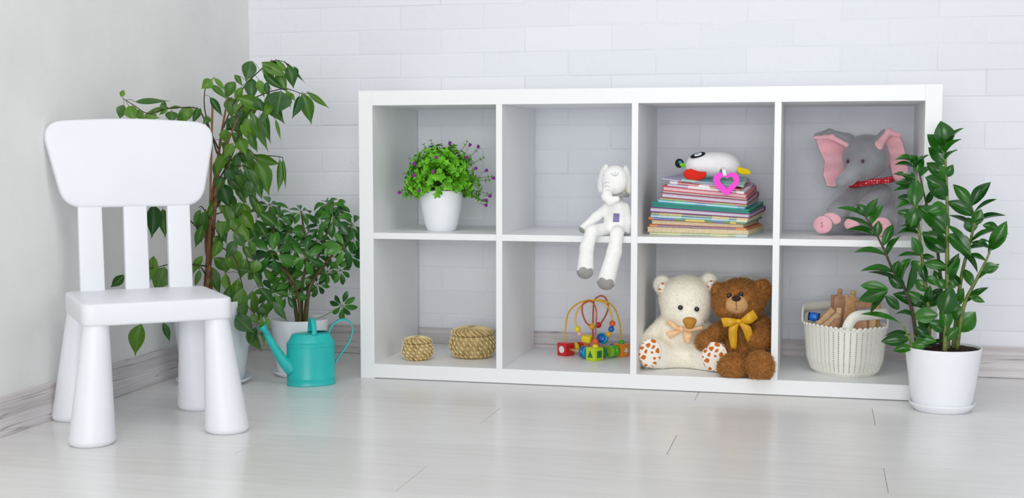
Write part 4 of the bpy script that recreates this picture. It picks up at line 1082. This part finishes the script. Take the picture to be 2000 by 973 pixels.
# toes / hand ends: grey scalloped caps pulled over the limb ends
def cap_part(c, axis, r, name, th=0.0012):
    ax = Vector(axis).normalized(); q = ax.to_track_quat('Z', 'Y').to_matrix().to_4x4()
    V, F = [], []; seg = 36; nr = 8
    for k in range(seg):
        a = 2*math.pi*k/seg; lim = 1.15+0.28*abs(math.sin(a*2.5))
        for j in range(nr+1):
            ph = lim*j/nr; V.append((math.sin(ph)*math.cos(a)*(r+th), math.sin(ph)*math.sin(a)*(r+th), math.cos(ph)*(r+th)))
    for k in range(seg):
        k2 = (k+1) % seg
        for j in range(nr): F.append((k*(nr+1)+j, k*(nr+1)+j+1, k2*(nr+1)+j+1, k2*(nr+1)+j))
    V = [tuple(q @ Vector(v)+Vector(c)) for v in V]
    return part(name, (V, F), M_gfab, DO)
cap_part(s(1143, 528, -0.07), (0, -0.75, -1), 16*px, 'foot_cap'); cap_part(s(1184, 549, -0.07), (-0.2, -0.7, -1), 17*px, 'foot_cap')
cap_part(s(1140, 446, -0.016), (-0.6, -0.2, -1), 8.6*px, 'hand_cap'); cap_part(s(1223, 453, -0.006), (-0.5, -0.3, -1), 8.1*px, 'hand_cap')
for sgn, c, rot in ((-1, s(1178, 349, 0.008), -14), (1, s(1226, 352, 0.008), 10)):
    e_ = part('ear', ball((0, 0, 0), (8.5*px, 0.022, 29*px), 20, 14), M_rag, DO, loc=tuple(c), rot=(0, R(-rot*0.9), R(-22*sgn)))
    part('ear_lining', ball((0, 0, 0), (7.4*px, 0.017, 24*px), 18, 12), M_grn, e_, loc=(-sgn*0.0022, -0.009, 0))
# stitched face
face = lambda P, y=0: part('stitched_line', tube(spline(P, 10), 0.00042, 5), mat('grey_thread', (120, 122, 138), 0.8), DO)
face([s(1195, 340, -0.0325), s(1199, 343, -0.034), s(1203, 343, -0.0345), s(1207, 340, -0.033)])
for a, b_ in (((1196, 341), (1193, 338)), ((1201, 343), (1201, 336)), ((1206, 341), (1208, 337))): face([s(*a, -0.0335), s(*b_, -0.0325)])
face([s(1178, 341, -0.024), s(1180, 344, -0.026)])
for v, y in ((357, -0.044), (364, -0.048), (372, -0.051)): face([s(1181, v+1, y+0.004), s(1187, v-1, y), s(1193, v+2, y+0.004)])
part('scarf', tube([s(1208+17*math.cos(a), 383-2*math.cos(a), 0.002+0.025*math.sin(a)) for a in np.linspace(0, 2*math.pi, 30)[:-1]], 0.0055, 8, closed=True), M_gfab, DO)
part('patch', rbox(12*px, 0.0012, 17*px, 0.0003, 1), mat('lavender_patch', (140, 128, 176), 0.9, 0.2, 0.1, 90), DO, loc=tuple(s(1203, 434, -0.0270)), rot=(R(-6), R(4), 0))

# ================================================================ books
def book_cover(name, c, bands=None):
    if bands is None: return mat(name, c, 0.32, 0.5, 0.05, 15)
    m, t, b = nt(name); v = coords(t, (1, 0.15, 0.15)); n = N(t, 'ShaderNodeTexNoise'); n.inputs['Scale'].default_value = 11; n.inputs['Detail'].default_value = 0
    t.links.new(v, n.inputs['Vector'])
    k = len(bands); st = [(0.0 if i == 0 else 0.30+0.42*i/k, bands[i]) for i in range(k)]
    t.links.new(ramp(t, n.outputs['Fac'], st, 'CONSTANT'), b.inputs['Base Color']); b.inputs['Roughness'].default_value = 0.35; return m
M_page = mat('white_paper', (232, 228, 222), 0.85, 0.2, 0.06, 300); M_pcream = mat('cream_paper', (222, 206, 170), 0.85, 0.2, 0.08, 300); M_plil = mat('lilac_white_paper', (222, 214, 226), 0.85, 0.2, 0.05, 300)
BK0 = np.array([0.7545, 0.088]); BA = R(-9.0)
hx, hy = np.array([math.cos(BA), math.sin(BA)]), np.array([-math.sin(BA), math.cos(BA)])
cum = 0.0
def stack_z(x, y, c):
    """height of level c of the leaning stack above the shelf board at stack position x,y"""
    a, b_ = x/0.262, y/0.20
    return c*((1-a)*(1-b_)*1.0+a*(1-b_)*0.80+(1-a)*b_*1.07+a*b_*0.94)
def book(label, th, x0, x1, y0, y1, cov, pages, board=0.0016, rot=0.0, soft_cover=False):
    global cum
    th *= 1.05
    c0, c1 = cum+0.00015, cum+th; cum = c1
    cxm, cym = (x0+x1)/2, (y0+y1)/2
    org = Vector((*(BK0+hx*cxm+hy*cym), ZU+stack_z(cxm, cym, c0)))
    B = thing('book', label, 'book', org, math.degrees(BA)+rot, 'picture books stacked on the upper shelf')
    ca, sa_ = math.cos(R(rot)), math.sin(R(rot))
    def lay(x, y, lo, hi):
        """box between two levels, corners in book-local x,y"""
        V = []
        for f in (lo, hi):
            for X, Y in ((x[0], y[0]), (x[1], y[0]), (x[1], y[1]), (x[0], y[1])):
                sxp, syp = cxm+X*ca-Y*sa_, cym+X*sa_+Y*ca
                z0, z1 = stack_z(sxp, syp, c0), stack_z(sxp, syp, c1)
                V.append((X, Y, ZU+z0+(z1-z0)*f-org.z))
        return V, [(3, 2, 1, 0), (4, 5, 6, 7), (0, 1, 5, 4), (1, 2, 6, 5), (2, 3, 7, 6), (3, 0, 4, 7)]
    w, d = (x1-x0)/2, (y1-y0)/2; f = board/th
    sp_ = 0.0016
    part('cover', join(lay((-w, w), (-d, d), 0, f), lay((-w, w), (-d, d), 1-f, 1), lay((-w, w), (d-sp_, d), f, 1-f)), cov, B, smooth=False)
    ins = 0.0008 if soft_cover else 0.0035
    part('pages', lay((-w+ins, w-ins), (-d+ins, d-sp_), f, 1-f), pages, B, smooth=False)
    return B
C_ = book_cover
book('thin lime green paperback at the very bottom of the book stack', 0.0065, 0.006, 0.262, 0.0, 0.20, C_('lime_cover', (140, 184, 44), [(140, 184, 44), (170, 200, 90), (96, 160, 60), (150, 205, 220)]), M_page, 0.0014, 0, True)
book('thick cream-paged paperback, second from the bottom of the stack', 0.0135, 0.0, 0.262, 0.0, 0.205, C_('buff_cover', (214, 190, 130)), M_pcream, 0.001, 1, True)
book('thin purple and orange paperback lying low in the stack', 0.0055, 0.005, 0.258, 0.002, 0.19, C_('purple_orange_cover', 0, [(224, 116, 44), (112, 58, 150), (96, 60, 160), (224, 120, 50)]), M_pcream, 0.0018, 0.5, True)
book('orange-edged book with yellowed pages in the lower part of the stack', 0.0125, 0.008, 0.252, 0.002, 0.18, C_('rust_cover', (188, 102, 58)), M_pcream, 0.0016, 0.5)
book('thin paperback with green, blue and yellow bands on its edge', 0.0055, 0.004, 0.258, 0.0, 0.19, C_('rainbow_cover', 0, [(214, 108, 50), (60, 90, 180), (44, 130, 60), (226, 206, 50), (40, 120, 80)]), M_page, 0.0022, -0.5, True)
book('thin pale blue paperback below the olive one', 0.0065, 0.008, 0.258, 0.0, 0.205, C_('skyblue_cover', 0, [(110, 190, 214), (150, 200, 210), (70, 160, 200), (240, 236, 220)]), M_page, 0.002, 0.8, True)
book('thin olive and yellow paperback under the purple hardcover', 0.0065, 0.010, 0.262, 0.0, 0.205, C_('olive_cover', 0, [(150, 160, 80), (226, 200, 60), (120, 140, 70), (214, 190, 70)]), M_page, 0.002, 0.3, True)
book('purple hardcover book with lilac pages in the middle of the stack', 0.0135, 0.004, 0.264, -0.004, 0.222, C_('plum_cover', (112, 26, 110)), M_plil, 0.0026, 1.5)
book('dark teal green hardcover book lying on the purple one', 0.0125, 0.010, 0.262, -0.003, 0.205, C_('teal_cover', (18, 138, 122)), C_('teal_edge', (40, 150, 136)), 0.0040, 2)
book('bright blue paperback lying on the teal hardcover', 0.0065, 0.026, 0.25, 0.0, 0.19, C_('azure_cover', 0, [(60, 170, 214), (100, 200, 226), (50, 150, 205)]), M_page, 0.002, 2, True)
book('thin beige and green striped paperback above the blue one', 0.0055, 0.03, 0.252, 0.004, 0.19, C_('beige_green_cover', 0, [(206, 180, 140), (160, 180, 70), (200, 110, 120), (120, 160, 60)]), M_pcream, 0.0018, 3, True)
book('magenta hardcover book with white pages near the top of the stack', 0.0135, 0.03, 0.252, 0.002, 0.212, C_('magenta_cover', (148, 26, 92)), M_plil, 0.0024, 4)
book('thin grey-beige booklet between the magenta and crimson books', 0.0045, 0.032, 0.246, 0.006, 0.225, C_('greige_cover', (176, 164, 152)), M_page, 0.0012, 5, True)
book('crimson hardcover book with pale pink pages', 0.0125, 0.032, 0.248, 0.004, 0.2, C_('crimson_cover', (196, 52, 72)), mat('pink_white_paper', (236, 206, 212), 0.85, 0.2, 0.05, 300), 0.0024, 5)
book('white booklet with lilac print lying on the crimson book', 0.0065, 0.046, 0.242, 0.006, 0.195, C_('lilac_print_cover', 0, [(236, 232, 238), (158, 146, 200), (240, 238, 240), (214, 80, 80)]), M_page, 0.0018, 4, True)
book('thin red and white paperback just below the top booklets', 0.0055, 0.052, 0.232, 0.012, 0.2, C_('red_white_cover', 0, [(238, 232, 232), (200, 64, 60), (244, 240, 240)]), M_page, 0.0018, 3, True)
book('lavender booklet second from the top of the stack', 0.0045, 0.036, 0.22, 0.02, 0.2, C_('lavender_cover', (164, 158, 198)), M_page, 0.0014, -4, True)
book('thin sea-green booklet on the very top of the stack', 0.004, 0.075, 0.232, 0.02, 0.19, C_('seagreen_cover', 0, [(120, 176, 160), (150, 200, 190), (110, 160, 170), (220, 190, 90)]), M_page, 0.0014, 8, True)
top_level = cum

# ---- soft panda-faced rattle on the books
pz = stack_z(0.14, 0.09, top_level)
PT = thing('soft_rattle_toy', 'white soft toy with felt flippers and a magenta heart ring lying on the book stack', 'soft toy', (*(BK0+hx*0.14+hy*0.085), ZU+pz), 4.5)
s = PixelFrame(PT.location); px = 1/752
M_ws = mat('white_jersey', (242, 240, 242), 0.85, 0.2, 0.02, 40, 0.2, 300)
M_redf = mat('red_felt', (222, 44, 28), 0.8, 0.2, 0.05, 60); M_yelf = mat('yellow_felt', (236, 206, 24), 0.8, 0.2, 0.05, 60)
M_mag = mat('magenta_plastic', (238, 36, 200), 0.4, 0.4, 0.02); M_blk = mat('black_felt', (26, 28, 40), 0.8, 0.2); M_tealp = mat('teal_print', (40, 140, 150), 0.6); M_limep = mat('lime_felt', (120, 200, 40), 0.7)
pb = soft([('e', s(1368, 323, 0), (30*px, 0.036, 25*px), (0, -8, 0)), ('e', s(1408, 322, 0.0), (38*px, 0.04, 26*px), (0, 6, 0))], 0.003, 0.02, 1)
part('body', pb, M_ws, PT)
def oval(name, u, v, y, rx, rz, rot, m, parent, th=0.003): return part(name, ball((0, 0, 0), (rx*px, th, rz*px), 22, 12), m, parent, loc=tuple(s(u, v, y)), rot=tuple(R(a) for a in rot))
ep = oval('eye_patch', 1363, 303, -0.0235, 15, 6.5, (-48, -16, 0), M_blk, PT)
part('eye_white', ball((0.001, -0.0022, -0.0005), (8*px, 0.0016, 3.8*px), 18, 10), M_ws, ep)
part('pupil', tube([(0.0045*t*math.cos(6*t), -0.004, 0.0026*t*math.sin(6*t)) for t in np.linspace(0.1, 1, 18)], 0.0006, 5), M_blk, ep)
tg = oval('ear_tag', 1327, 319, -0.01, 9, 9, (0, 0, 20), M_blk, PT)
part('tag_print', ball((0.001, -0.0026, 0.003), (4*px, 0.0012, 3*px), 12, 8), M_tealp, tg)
part('tag_tip', ball((0.008, -0.003, -0.005), (7*px, 0.0018, 4*px), 12, 8, Euler((0, R(25), 0)).to_matrix()), M_limep, tg)
def flat(name, outline, y, th, m, parent, bend=None):
    q = [(s(u, v, 0)[0], s(u, v, 0)[2]) for u, v in outline]
    return part(name, soft([('p', q, y, th, th*0.4, bend)], 0.0018, 0.004, 1), m, parent)
flat('flipper', [(1335, 338), (1340, 331), (1350, 329), (1364, 334), (1380, 335), (1380, 342), (1374, 349), (1362, 353), (1348, 351), (1338, 346)], -0.048, 0.006, M_redf, PT)
flat('flipper', [(1438, 326), (1450, 327), (1462, 331), (1467, 337), (1464, 341), (1452, 341), (1441, 338)], -0.02, 0.006, M_yelf, PT)
heart = lambda cu, cv, k: [(cu+k*16*math.sin(t)**3, cv-k*(13*math.cos(t)-5*math.cos(2*t)-2*math.cos(3*t)-math.cos(4*t))) for t in np.linspace(0, 2*math.pi, 44)[:-1]]
rnd = lambda h, cu, cv, r, q: [((1-q)*u+q*(cu+r*math.sin(t)), (1-q)*v+q*(cv-r*math.cos(t))) for (u, v), t in zip(h, np.linspace(0, 2*math.pi, 44)[:-1])]
ho, hi = rnd(heart(1418, 353, 1.6), 1418, 355, 24, 0.35), rnd(heart(1419, 353, 0.84), 1419, 354, 11, 0.2)
def ringed(o, i, y, th):
    V, F = [], []; n = len(o); rt = Euler((0, R(8), 0)).to_matrix()
    for ys in (-th/2, th/2):
        for lst in (o, i):
            for u, v in lst: p_ = s(u, v, 0); V.append((p_[0], y+ys, p_[2]))
    for k in range(n):
        k2 = (k+1) % n
        F += [(k, k2, n+k2, n+k), (2*n+k2, 2*n+k, 3*n+k, 3*n+k2), (k2, k, 2*n+k, 2*n+k2), (n+k, n+k2, 3*n+k2, 3*n+k)]
    return V, F
hr = part('heart_ring', ringed(ho, hi, -0.101, 0.008), M_mag, PT, smooth=False)
part('ring_loop', strap([s(1408, 336, -0.036), s(1411, 328, -0.075), s(1414, 331, -0.1), s(1415, 337, -0.108), s(1417, 343, -0.107), s(1415, 343, -0.094), s(1411, 336, -0.04)], (1, 0, 0.3), 0.009, 0.001), M_ws, PT)
# ================================================================ bead maze
MZ = thing('bead_maze', 'wooden bead maze with coloured cubes and looping yellow and red wires in the lower shelf', 'toy', (0.592, 0.240, ZL), 9.8)
s = PixelFrame(MZ.location); px = 1/709
paint = lambda n, c: mat('paint_'+n, c, 0.3, 0.5, 0.03, 30, coat=0.2)
P_red, P_lime, P_or, P_blue, P_cy = paint('red', (206, 24, 34)), paint('lime', (190, 216, 30)), paint('orange', (232, 140, 34)), paint('blue', (16, 96, 186)), paint('cyan', (20, 160, 190))
P_yel, P_grn, P_dgr, P_pk, P_dor = paint('yellow', (240, 214, 30)), paint('green', (60, 190, 40)), paint('dark_green', (10, 116, 58)), paint('pink', (240, 176, 186)), paint('deep_orange', (232, 92, 26))
P_yw = paint('yellow_wire', (232, 178, 26)); P_rw = paint('red_wire', (198, 82, 44)); P_wd = mat('dowel_wood', (216, 174, 122), 0.6, 0.3, 0.12, 60); P_lg = paint('leaf_green', (120, 186, 36)); P_wh = paint('white_print', (236, 234, 240))
cs = 0.036
cubes = {'red': ((-0.079, 0.036), P_red), 'lime': ((0.001, -0.046), P_lime), 'orange': ((0.075, 0.030), P_or), 'pink': ((-0.002, 0.098), P_pk)}
for k, ((x, y), m) in cubes.items():
    c_ = part('cube', rbox(cs*0.96, cs*0.96, cs, 0.0022, 2), m, MZ, loc=(x, y, 0), rot=(0, 0, R(-42)))
    sharp(c_)
    h_ = cs*0.48
    if k == 'lime':
        part('triangle_print', slab([(-0.0105, -0.009), (0.009, -0.009), (-0.001, 0.0105)], 0.0008, 0, TR(0, -h_, cs*0.5)), P_dgr, c_, smooth=False)
        part('square_print', slab([(-0.0095, -0.0095), (0.0095, -0.0095), (0.0095, 0.0095), (-0.0095, 0.0095)], 0.0008, 0, TR(h_, 0, cs*0.5, 0, 0, 90)), P_dgr, c_, smooth=False)
    if k == 'red':
        part('flower_print', slab([((0.0105 if i % 2 else 0.0092)*math.cos(i*math.pi/12), (0.0105 if i % 2 else 0.0092)*math.sin(i*math.pi/12)) for i in range(24)], 0.0008, 0, TR(0, -h_, cs*0.5)), P_wh, c_, smooth=False)
        part('circle_print', slab([(0.007*math.cos(i*0.3), 0.007*math.sin(i*0.3)) for i in range(21)], 0.0008, 0, TR(-h_, 0, cs*0.5, 0, 0, 90)), P_yel, c_, smooth=False)
    if k == 'orange':
        part('star_print', slab([((0.0105 if i % 2 else 0.0048)*math.sin(i*math.pi/5+math.pi), (0.0105 if i % 2 else 0.0048)*-math.cos(i*math.pi/5+math.pi)) for i in range(10)], 0.0008, 0, TR(h_, 0, cs*0.5, 0, 0, 90)), P_wh, c_, smooth=False)
def dowel(a, b_, beads):
    A, B_ = np.array([*cubes[a][0], cs*0.5]), np.array([*cubes[b_][0], cs*0.5])
    d = (B_-A)/np.linalg.norm(B_-A)
    rod = part('dowel', tube([A+d*0.016, B_-d*0.016], 0.0042, 12), P_wd, MZ)
    for t, m, r, w in beads:
        c = A+(B_-A)*t
        pr_ = lathe([(0.001, -w/2), (r*0.88, -w/2), (r, -w*0.32), (r, w*0.32), (r*0.88, w/2), (0.001, w/2)], 24)
        q = Vector(d).to_track_quat('Z', 'Y').to_matrix().to_4x4(); q.translation = Vector(c)
        sharp_part('disc_bead', xf(pr_, q), m, MZ, 40)
dowel('red', 'lime', [(0.63, P_blue, 0.0165, 0.011), (0.74, P_cy, 0.0165, 0.009)])
dowel('lime', 'orange', [(0.26, P_dgr, 0.0165, 0.016), (0.56, P_lg, 0.0165, 0.017), (0.72, P_grn, 0.016, 0.010)])
dowel('red', 'pink', [(0.32, P_yel, 0.0155, 0.014), (0.50, P_red, 0.0155, 0.010), (0.64, P_or, 0.0155, 0.016)])
dowel('orange', 'pink', [(0.3, P_blue, 0.015, 0.010)])
wire = lambda pts, m, n=60: part('wire', tube(spline([s(*p) for p in pts], n), 0.0023, 8), m, MZ)
wire([(1104, 678, 0.036), (1105, 640, 0.034), (1110, 612, 0.03), (1124, 596, 0.02), (1142, 588, 0.005), (1162, 586, 0.0), (1184, 589, 0.005), (1200, 602, 0.02), (1209, 625, 0.028), (1213, 655, 0.03), (1213, 680, 0.03)], P_yw)
wire([(1163, 668, 0.0), (1145, 661, -0.01), (1131, 651, -0.02), (1126, 640, -0.02), (1124, 622, -0.015), (1130, 603, -0.01), (1145, 591, 0.0), (1162, 587, 0.004), (1180, 592, 0.0), (1191, 606, -0.01), (1196, 630, -0.018), (1193, 645, -0.02), (1185, 656, -0.01), (1163, 668, 0.0)], P_yw, 80)
wire([(1162, 690, -0.046), (1163, 650, -0.046), (1165, 612, -0.044), (1160, 594, -0.04), (1150, 588, -0.034), (1139, 594, -0.026), (1137, 608, -0.018), (1143, 627, -0.008), (1152, 636, 0.0), (1163, 639, 0.015), (1173, 632, 0.03), (1184, 614, 0.05), (1188, 598, 0.06), (1183, 583, 0.07), (1174, 578, 0.08), (1163, 584, 0.088), (1159, 600, 0.094), (1158, 650, 0.098), (1158, 672, 0.098)], P_rw, 100)
def bead(u, v, y, r, m): part('bead', ball(s(u, v, y), r*px, 18, 12), m, MZ)
for a in ((1128, 643, -0.02, 6, P_yel), (1132, 652, -0.018, 5, P_pk), (1196, 632, -0.02, 6, P_dor), (1194, 643, -0.02, 6, P_blue), (1188.5, 653, -0.015, 5.5, P_yw), (1156, 637.5, 0.004, 6, P_yw), (1169, 635, 0.024, 6, P_red),
          (1163, 667, -0.046, 6, P_dor), (1163, 678, -0.046, 6.3, P_yel), (1214, 669, 0.03, 6, P_grn)): bead(*a)
c_ = s(1146, 661, -0.008); part('chunky_bead', rbox(0.026, 0.020, 0.019, 0.003, 2), P_yel, MZ, loc=(c_[0], c_[1], c_[2]-0.0095), rot=(R(14), R(10), R(-20)))
kb = part('chunky_bead', xf(lathe([(0.001, -0.009), (0.0135, -0.009), (0.0155, -0.006), (0.0155, 0.006), (0.0135, 0.009), (0.0125, 0.0085), (0.001, 0.0075)], 28), TR(*s(1177, 661, -0.006), 78, 0, -22)), P_cy, MZ)
part('bead_face', xf(lathe([(0.001, 0), (0.0122, 0), (0.0122, 0.0012), (0.001, 0.0012)], 28), TR(*(s(1175, 661, -0.006)+np.array([-0.0015, -0.0082, 0.001])), 78, 0, -22)), P_blue, kb)

# ================================================================ perforated basket with wooden pieces
BKT = thing('perforated_basket', 'cream perforated plastic basket with arched handles full of wooden pieces', 'basket', (1.256, 0.145, ZL), -1.1)
M_bask = mat('cream_plastic', (238, 237, 228), 0.45, 0.4, 0.01, 20)
s = PixelFrame(BKT.location); px = 1/764
hz = R(-47)   # the handle end faces front right
def rim_pt(a, t):
    """a: angle around the basket, t: 0 bottom .. 1 rim"""
    gx, gy = 0.101*np.interp(t, [0, 0.08, 0.3, 1], [0.70, 0.81, 0.91, 1.0]), 0.082*np.interp(t, [0, 0.08, 0.3, 1], [0.70, 0.82, 0.92, 1.0])
    n = 2/3.2; c, q = math.cos(a), math.sin(a)
    x = gx*abs(c)**n*(1 if c >= 0 else -1); y = gy*abs(q)**n*(1 if q >= 0 else -1)
    return np.array([x*math.cos(hz)-y*math.sin(hz), x*math.sin(hz)+y*math.cos(hz)])
HB_, NC, NR = 0.126, 40, 22
# resample the outline evenly so that the ribs have one width
aa = np.linspace(0, 2*math.pi, 721); ptsr = np.array([rim_pt(a, 1) for a in aa]); ds = np.concatenate([[0], np.cumsum(np.linalg.norm(np.diff(ptsr, axis=0), axis=1))])
fr = []
for k in range(NC): fr += [k/NC, (k+0.79)/NC]
ang = np.interp(np.array(fr)*ds[-1], ds, aa)
zs_, solid = [0.0, 0.002, 0.010], [True, True, True]
z = 0.010
for r in range(NR):
    zs_ += [0.012+(r+0.5)*0.105/NR, 0.012+(r+1)*0.105/NR]
zs_ += [HB_]
ncol = len(ang); V, F = [], []
for lay_ in (0, 1):
    for zz_ in zs_:
        for j, a in enumerate(ang):
            t = zz_/HB_; p_ = rim_pt(a, t); nrm_ = p_/np.linalg.norm(p_)
            p_ = p_-nrm_*(0.0022*lay_)+nrm_*(0.0007 if (j % 2 == 0) else 0)*(1-lay_)
            V.append((p_[0], p_[1], zz_))
nz_ = len(zs_); off = nz_*ncol
for i in range(nz_-1):
    hole_row = i >= 3 and (i-3) % 2 == 0 and i < nz_-2
    for j in range(ncol):
        j2 = (j+1) % ncol; a, b_, c, d = i*ncol+j, i*ncol+j2, (i+1)*ncol+j2, (i+1)*ncol+j
        if hole_row and j % 2 == 1:
            for p_, q_2 in ((a, b_), (b_, c), (c, d), (d, a)): F.append((p_, p_+off, q_2+off, q_2))
        else: F.append((a, b_, c, d)); F.append((d+off, c+off, b_+off, a+off))
F.append(tuple(range(ncol-1, -1, -1))); F.append(tuple(off+2*ncol+j for j in range(ncol)))
for j in range(ncol): F.append(((nz_-1)*ncol+j, (nz_-1)*ncol+(j+1) % ncol, off+(nz_-1)*ncol+(j+1) % ncol, off+(nz_-1)*ncol+j))
part('basket_wall', (V, F), M_bask, BKT, smooth=False)
sc_ = []
for k in range(NC):
    a = np.interp((k+0.37)/NC*ds[-1], ds, aa); p_ = rim_pt(a, 1)
    a2 = np.interp((k+0.47)/NC*ds[-1], ds, aa); tdir = rim_pt(a2, 1)-p_
    sc_.append(ball((p_[0], p_[1], HB_), (0.0062, 0.0030, 0.0042), 10, 8, Euler((0, 0, math.atan2(tdir[1], tdir[0]))).to_matrix()))
rim = part('scalloped_rim', join(*sc_), M_bask, BKT); rim['kind'] = 'stuff'
for base_a in (0.0, math.pi):
    hp_, wd_ = [], []
    a_ = np.linspace(-0.83, 0.83, 40)
    for q in a_:
        t = abs(q)/0.83; zz_ = HB_+0.036*(1-t**5)
        p_ = rim_pt(base_a+q*(1-0.0*t), 1); hp_.append((p_[0]*1.012, p_[1]*1.012, zz_))
    hp_ = np.array(hp_); tang = np.gradient(hp_, axis=0); nrm_ = np.stack([hp_[:, 0], hp_[:, 1], 0*hp_[:, 0]], 1)
    wdir = np.cross(tang, nrm_)
    part('handle', strap(list(hp_), [tuple(w) for w in wdir], 0.025, 0.0034), M_bask, BKT)

M_w1 = mat('pale_beech', (224, 186, 144), 0.6, 0.3, 0.12, 50); M_w2 = mat('reddish_beech', (196, 150, 118), 0.6, 0.3, 0.15, 50); M_w3 = mat('honey_wood', (218, 172, 116), 0.6, 0.3, 0.12, 50)
WG = 'wooden pieces in the cream basket'
ob = Vector((1.256, 0.145, ZL)); rb_ = R(-1.1)
def inb(u, v, y):
    p_ = s(u, v, y); return Vector((ob.x+p_[0]*math.cos(rb_)-p_[1]*math.sin(rb_), ob.y+p_[0]*math.sin(rb_)+p_[1]*math.cos(rb_), ob.z+p_[2]))
def wood_block(name, label, u0, v0, u1, v1, y0, y1, w, d, m, spin=0):
    """bar from its lower to its upper end"""
    a, b_ = inb(u0, v0, y0), inb(u1, v1, y1); ax = b_-a
    V, F = rbox(w, d, ax.length, 0.0015, 2)
    o = sharp(part(name, (V, F), m)); q = ax.to_track_quat('Z', 'Y')
    o.rotation_mode = 'XYZ'; o.rotation_euler = (q.to_matrix() @ Matrix.Rotation(R(spin), 3, 'Z')).to_euler(); o.location = a
    return tag(o, label, 'wooden block', WG)
def peg_figure(label, u, vt, y, w, h, m, tilt=0, yaw=0):
    T_ = thing('wooden_figure', label, 'wooden figure', inb(u, vt, y), yaw, WG)
    T_.rotation_euler = (0, R(tilt), R(yaw))
    out = rounded_poly([(-w/2, -h), (w/2, -h), (w/2, -0.020), (w*0.22, -0.018), (w*0.22, -0.012), (-w*0.22, -0.012), (-w*0.22, -0.018), (-w/2, -0.020)], 0.0015, 2)
    sharp(part('figure_body', slab(out, 0.010, 0.001), m, T_)); part('figure_head', ball((0, 0, -0.0065), (0.0068, 0.0058, 0.0068), 16, 10), m, T_)
peg_figure('reddish wooden figure with a round head, left of the two in the basket', 1641, 564, 0.035, 0.028, 0.12, M_w2, 2, 12)
peg_figure('honey-coloured wooden figure with a round head beside the reddish one', 1667, 567, 0.030, 0.024, 0.12, M_w3, 4, -10)
wood_block('wooden_block', 'narrow upright wooden block between the two round-headed figures', 1650, 690, 1653, 576, 0.03, 0.042, 0.012, 0.012, M_w1)
wood_block('wooden_block', 'short stubby wooden piece behind the reddish figure', 1631, 690, 1632, 576, 0.045, 0.058, 0.022, 0.012, M_w2)
wood_block('wooden_block', 'pale wooden bar leaning to the right at the left of the basket', 1590, 640, 1627, 604, -0.01, 0.0, 0.013, 0.014, M_w1, 10)
wood_block('wooden_block', 'lower pale wooden bar leaning in front of a parallel one', 1604, 644, 1638, 614, -0.028, -0.018, 0.014, 0.014, M_w1, 10)
wood_block('wooden_block', 'small pale wooden chip with a notched end near the leaning bars', 1634, 660, 1640, 601, 0.0, 0.008, 0.013, 0.012, M_w1, 20)
wood_block('wooden_block', 'pinkish wooden wedge low beside the basket handle', 1622, 650, 1636, 624, -0.045, -0.04, 0.014, 0.012, M_w2, 15)
wood_block('wooden_block', 'thick wooden log lying behind the front handle', 1670, 596, 1702, 594, 0.010, 0.014, 0.018, 0.018, M_w2, 0)
wood_block('wooden_block', 'orange-toned wooden board standing at the right rim of the basket', 1706, 690, 1712, 580, 0.0, 0.008, 0.022, 0.010, M_w3, 0)
wood_block('wooden_block', 'dark wooden board seen through the front handle opening', 1676, 700, 1679, 612, -0.03, -0.026, 0.042, 0.012, M_w2, 0)
wood_block('wooden_block', 'brown wooden board seen at the right of the front handle opening', 1701, 700, 1704, 612, -0.022, -0.018, 0.020, 0.010, M_w1, 0)
BL = thing('blue_roller', 'bright blue roller with black end caps poking out of the basket', 'toy', inb(1590, 619, 0.0), -8, None)
BL.rotation_euler = (0, R(6), R(-8))
P_bl = paint('bright_blue', (10, 110, 214))
part('barrel', xf(lathe([(0.001, -0.0115), (0.0095, -0.0115), (0.0115, -0.006), (0.0118, 0), (0.0115, 0.006), (0.0095, 0.0115), (0.001, 0.0115)], 28), TR(0, 0, 0, 0, 90, 0)), P_bl, BL)
for x in (-0.0128, 0.0128): part('end_cap', xf(lathe([(0.001, -0.0013), (0.0112, -0.0013), (0.0112, 0.0013), (0.001, 0.0013)], 28), TR(x, 0, 0, 0, 90, 0)), M_black, BL, smooth=False)
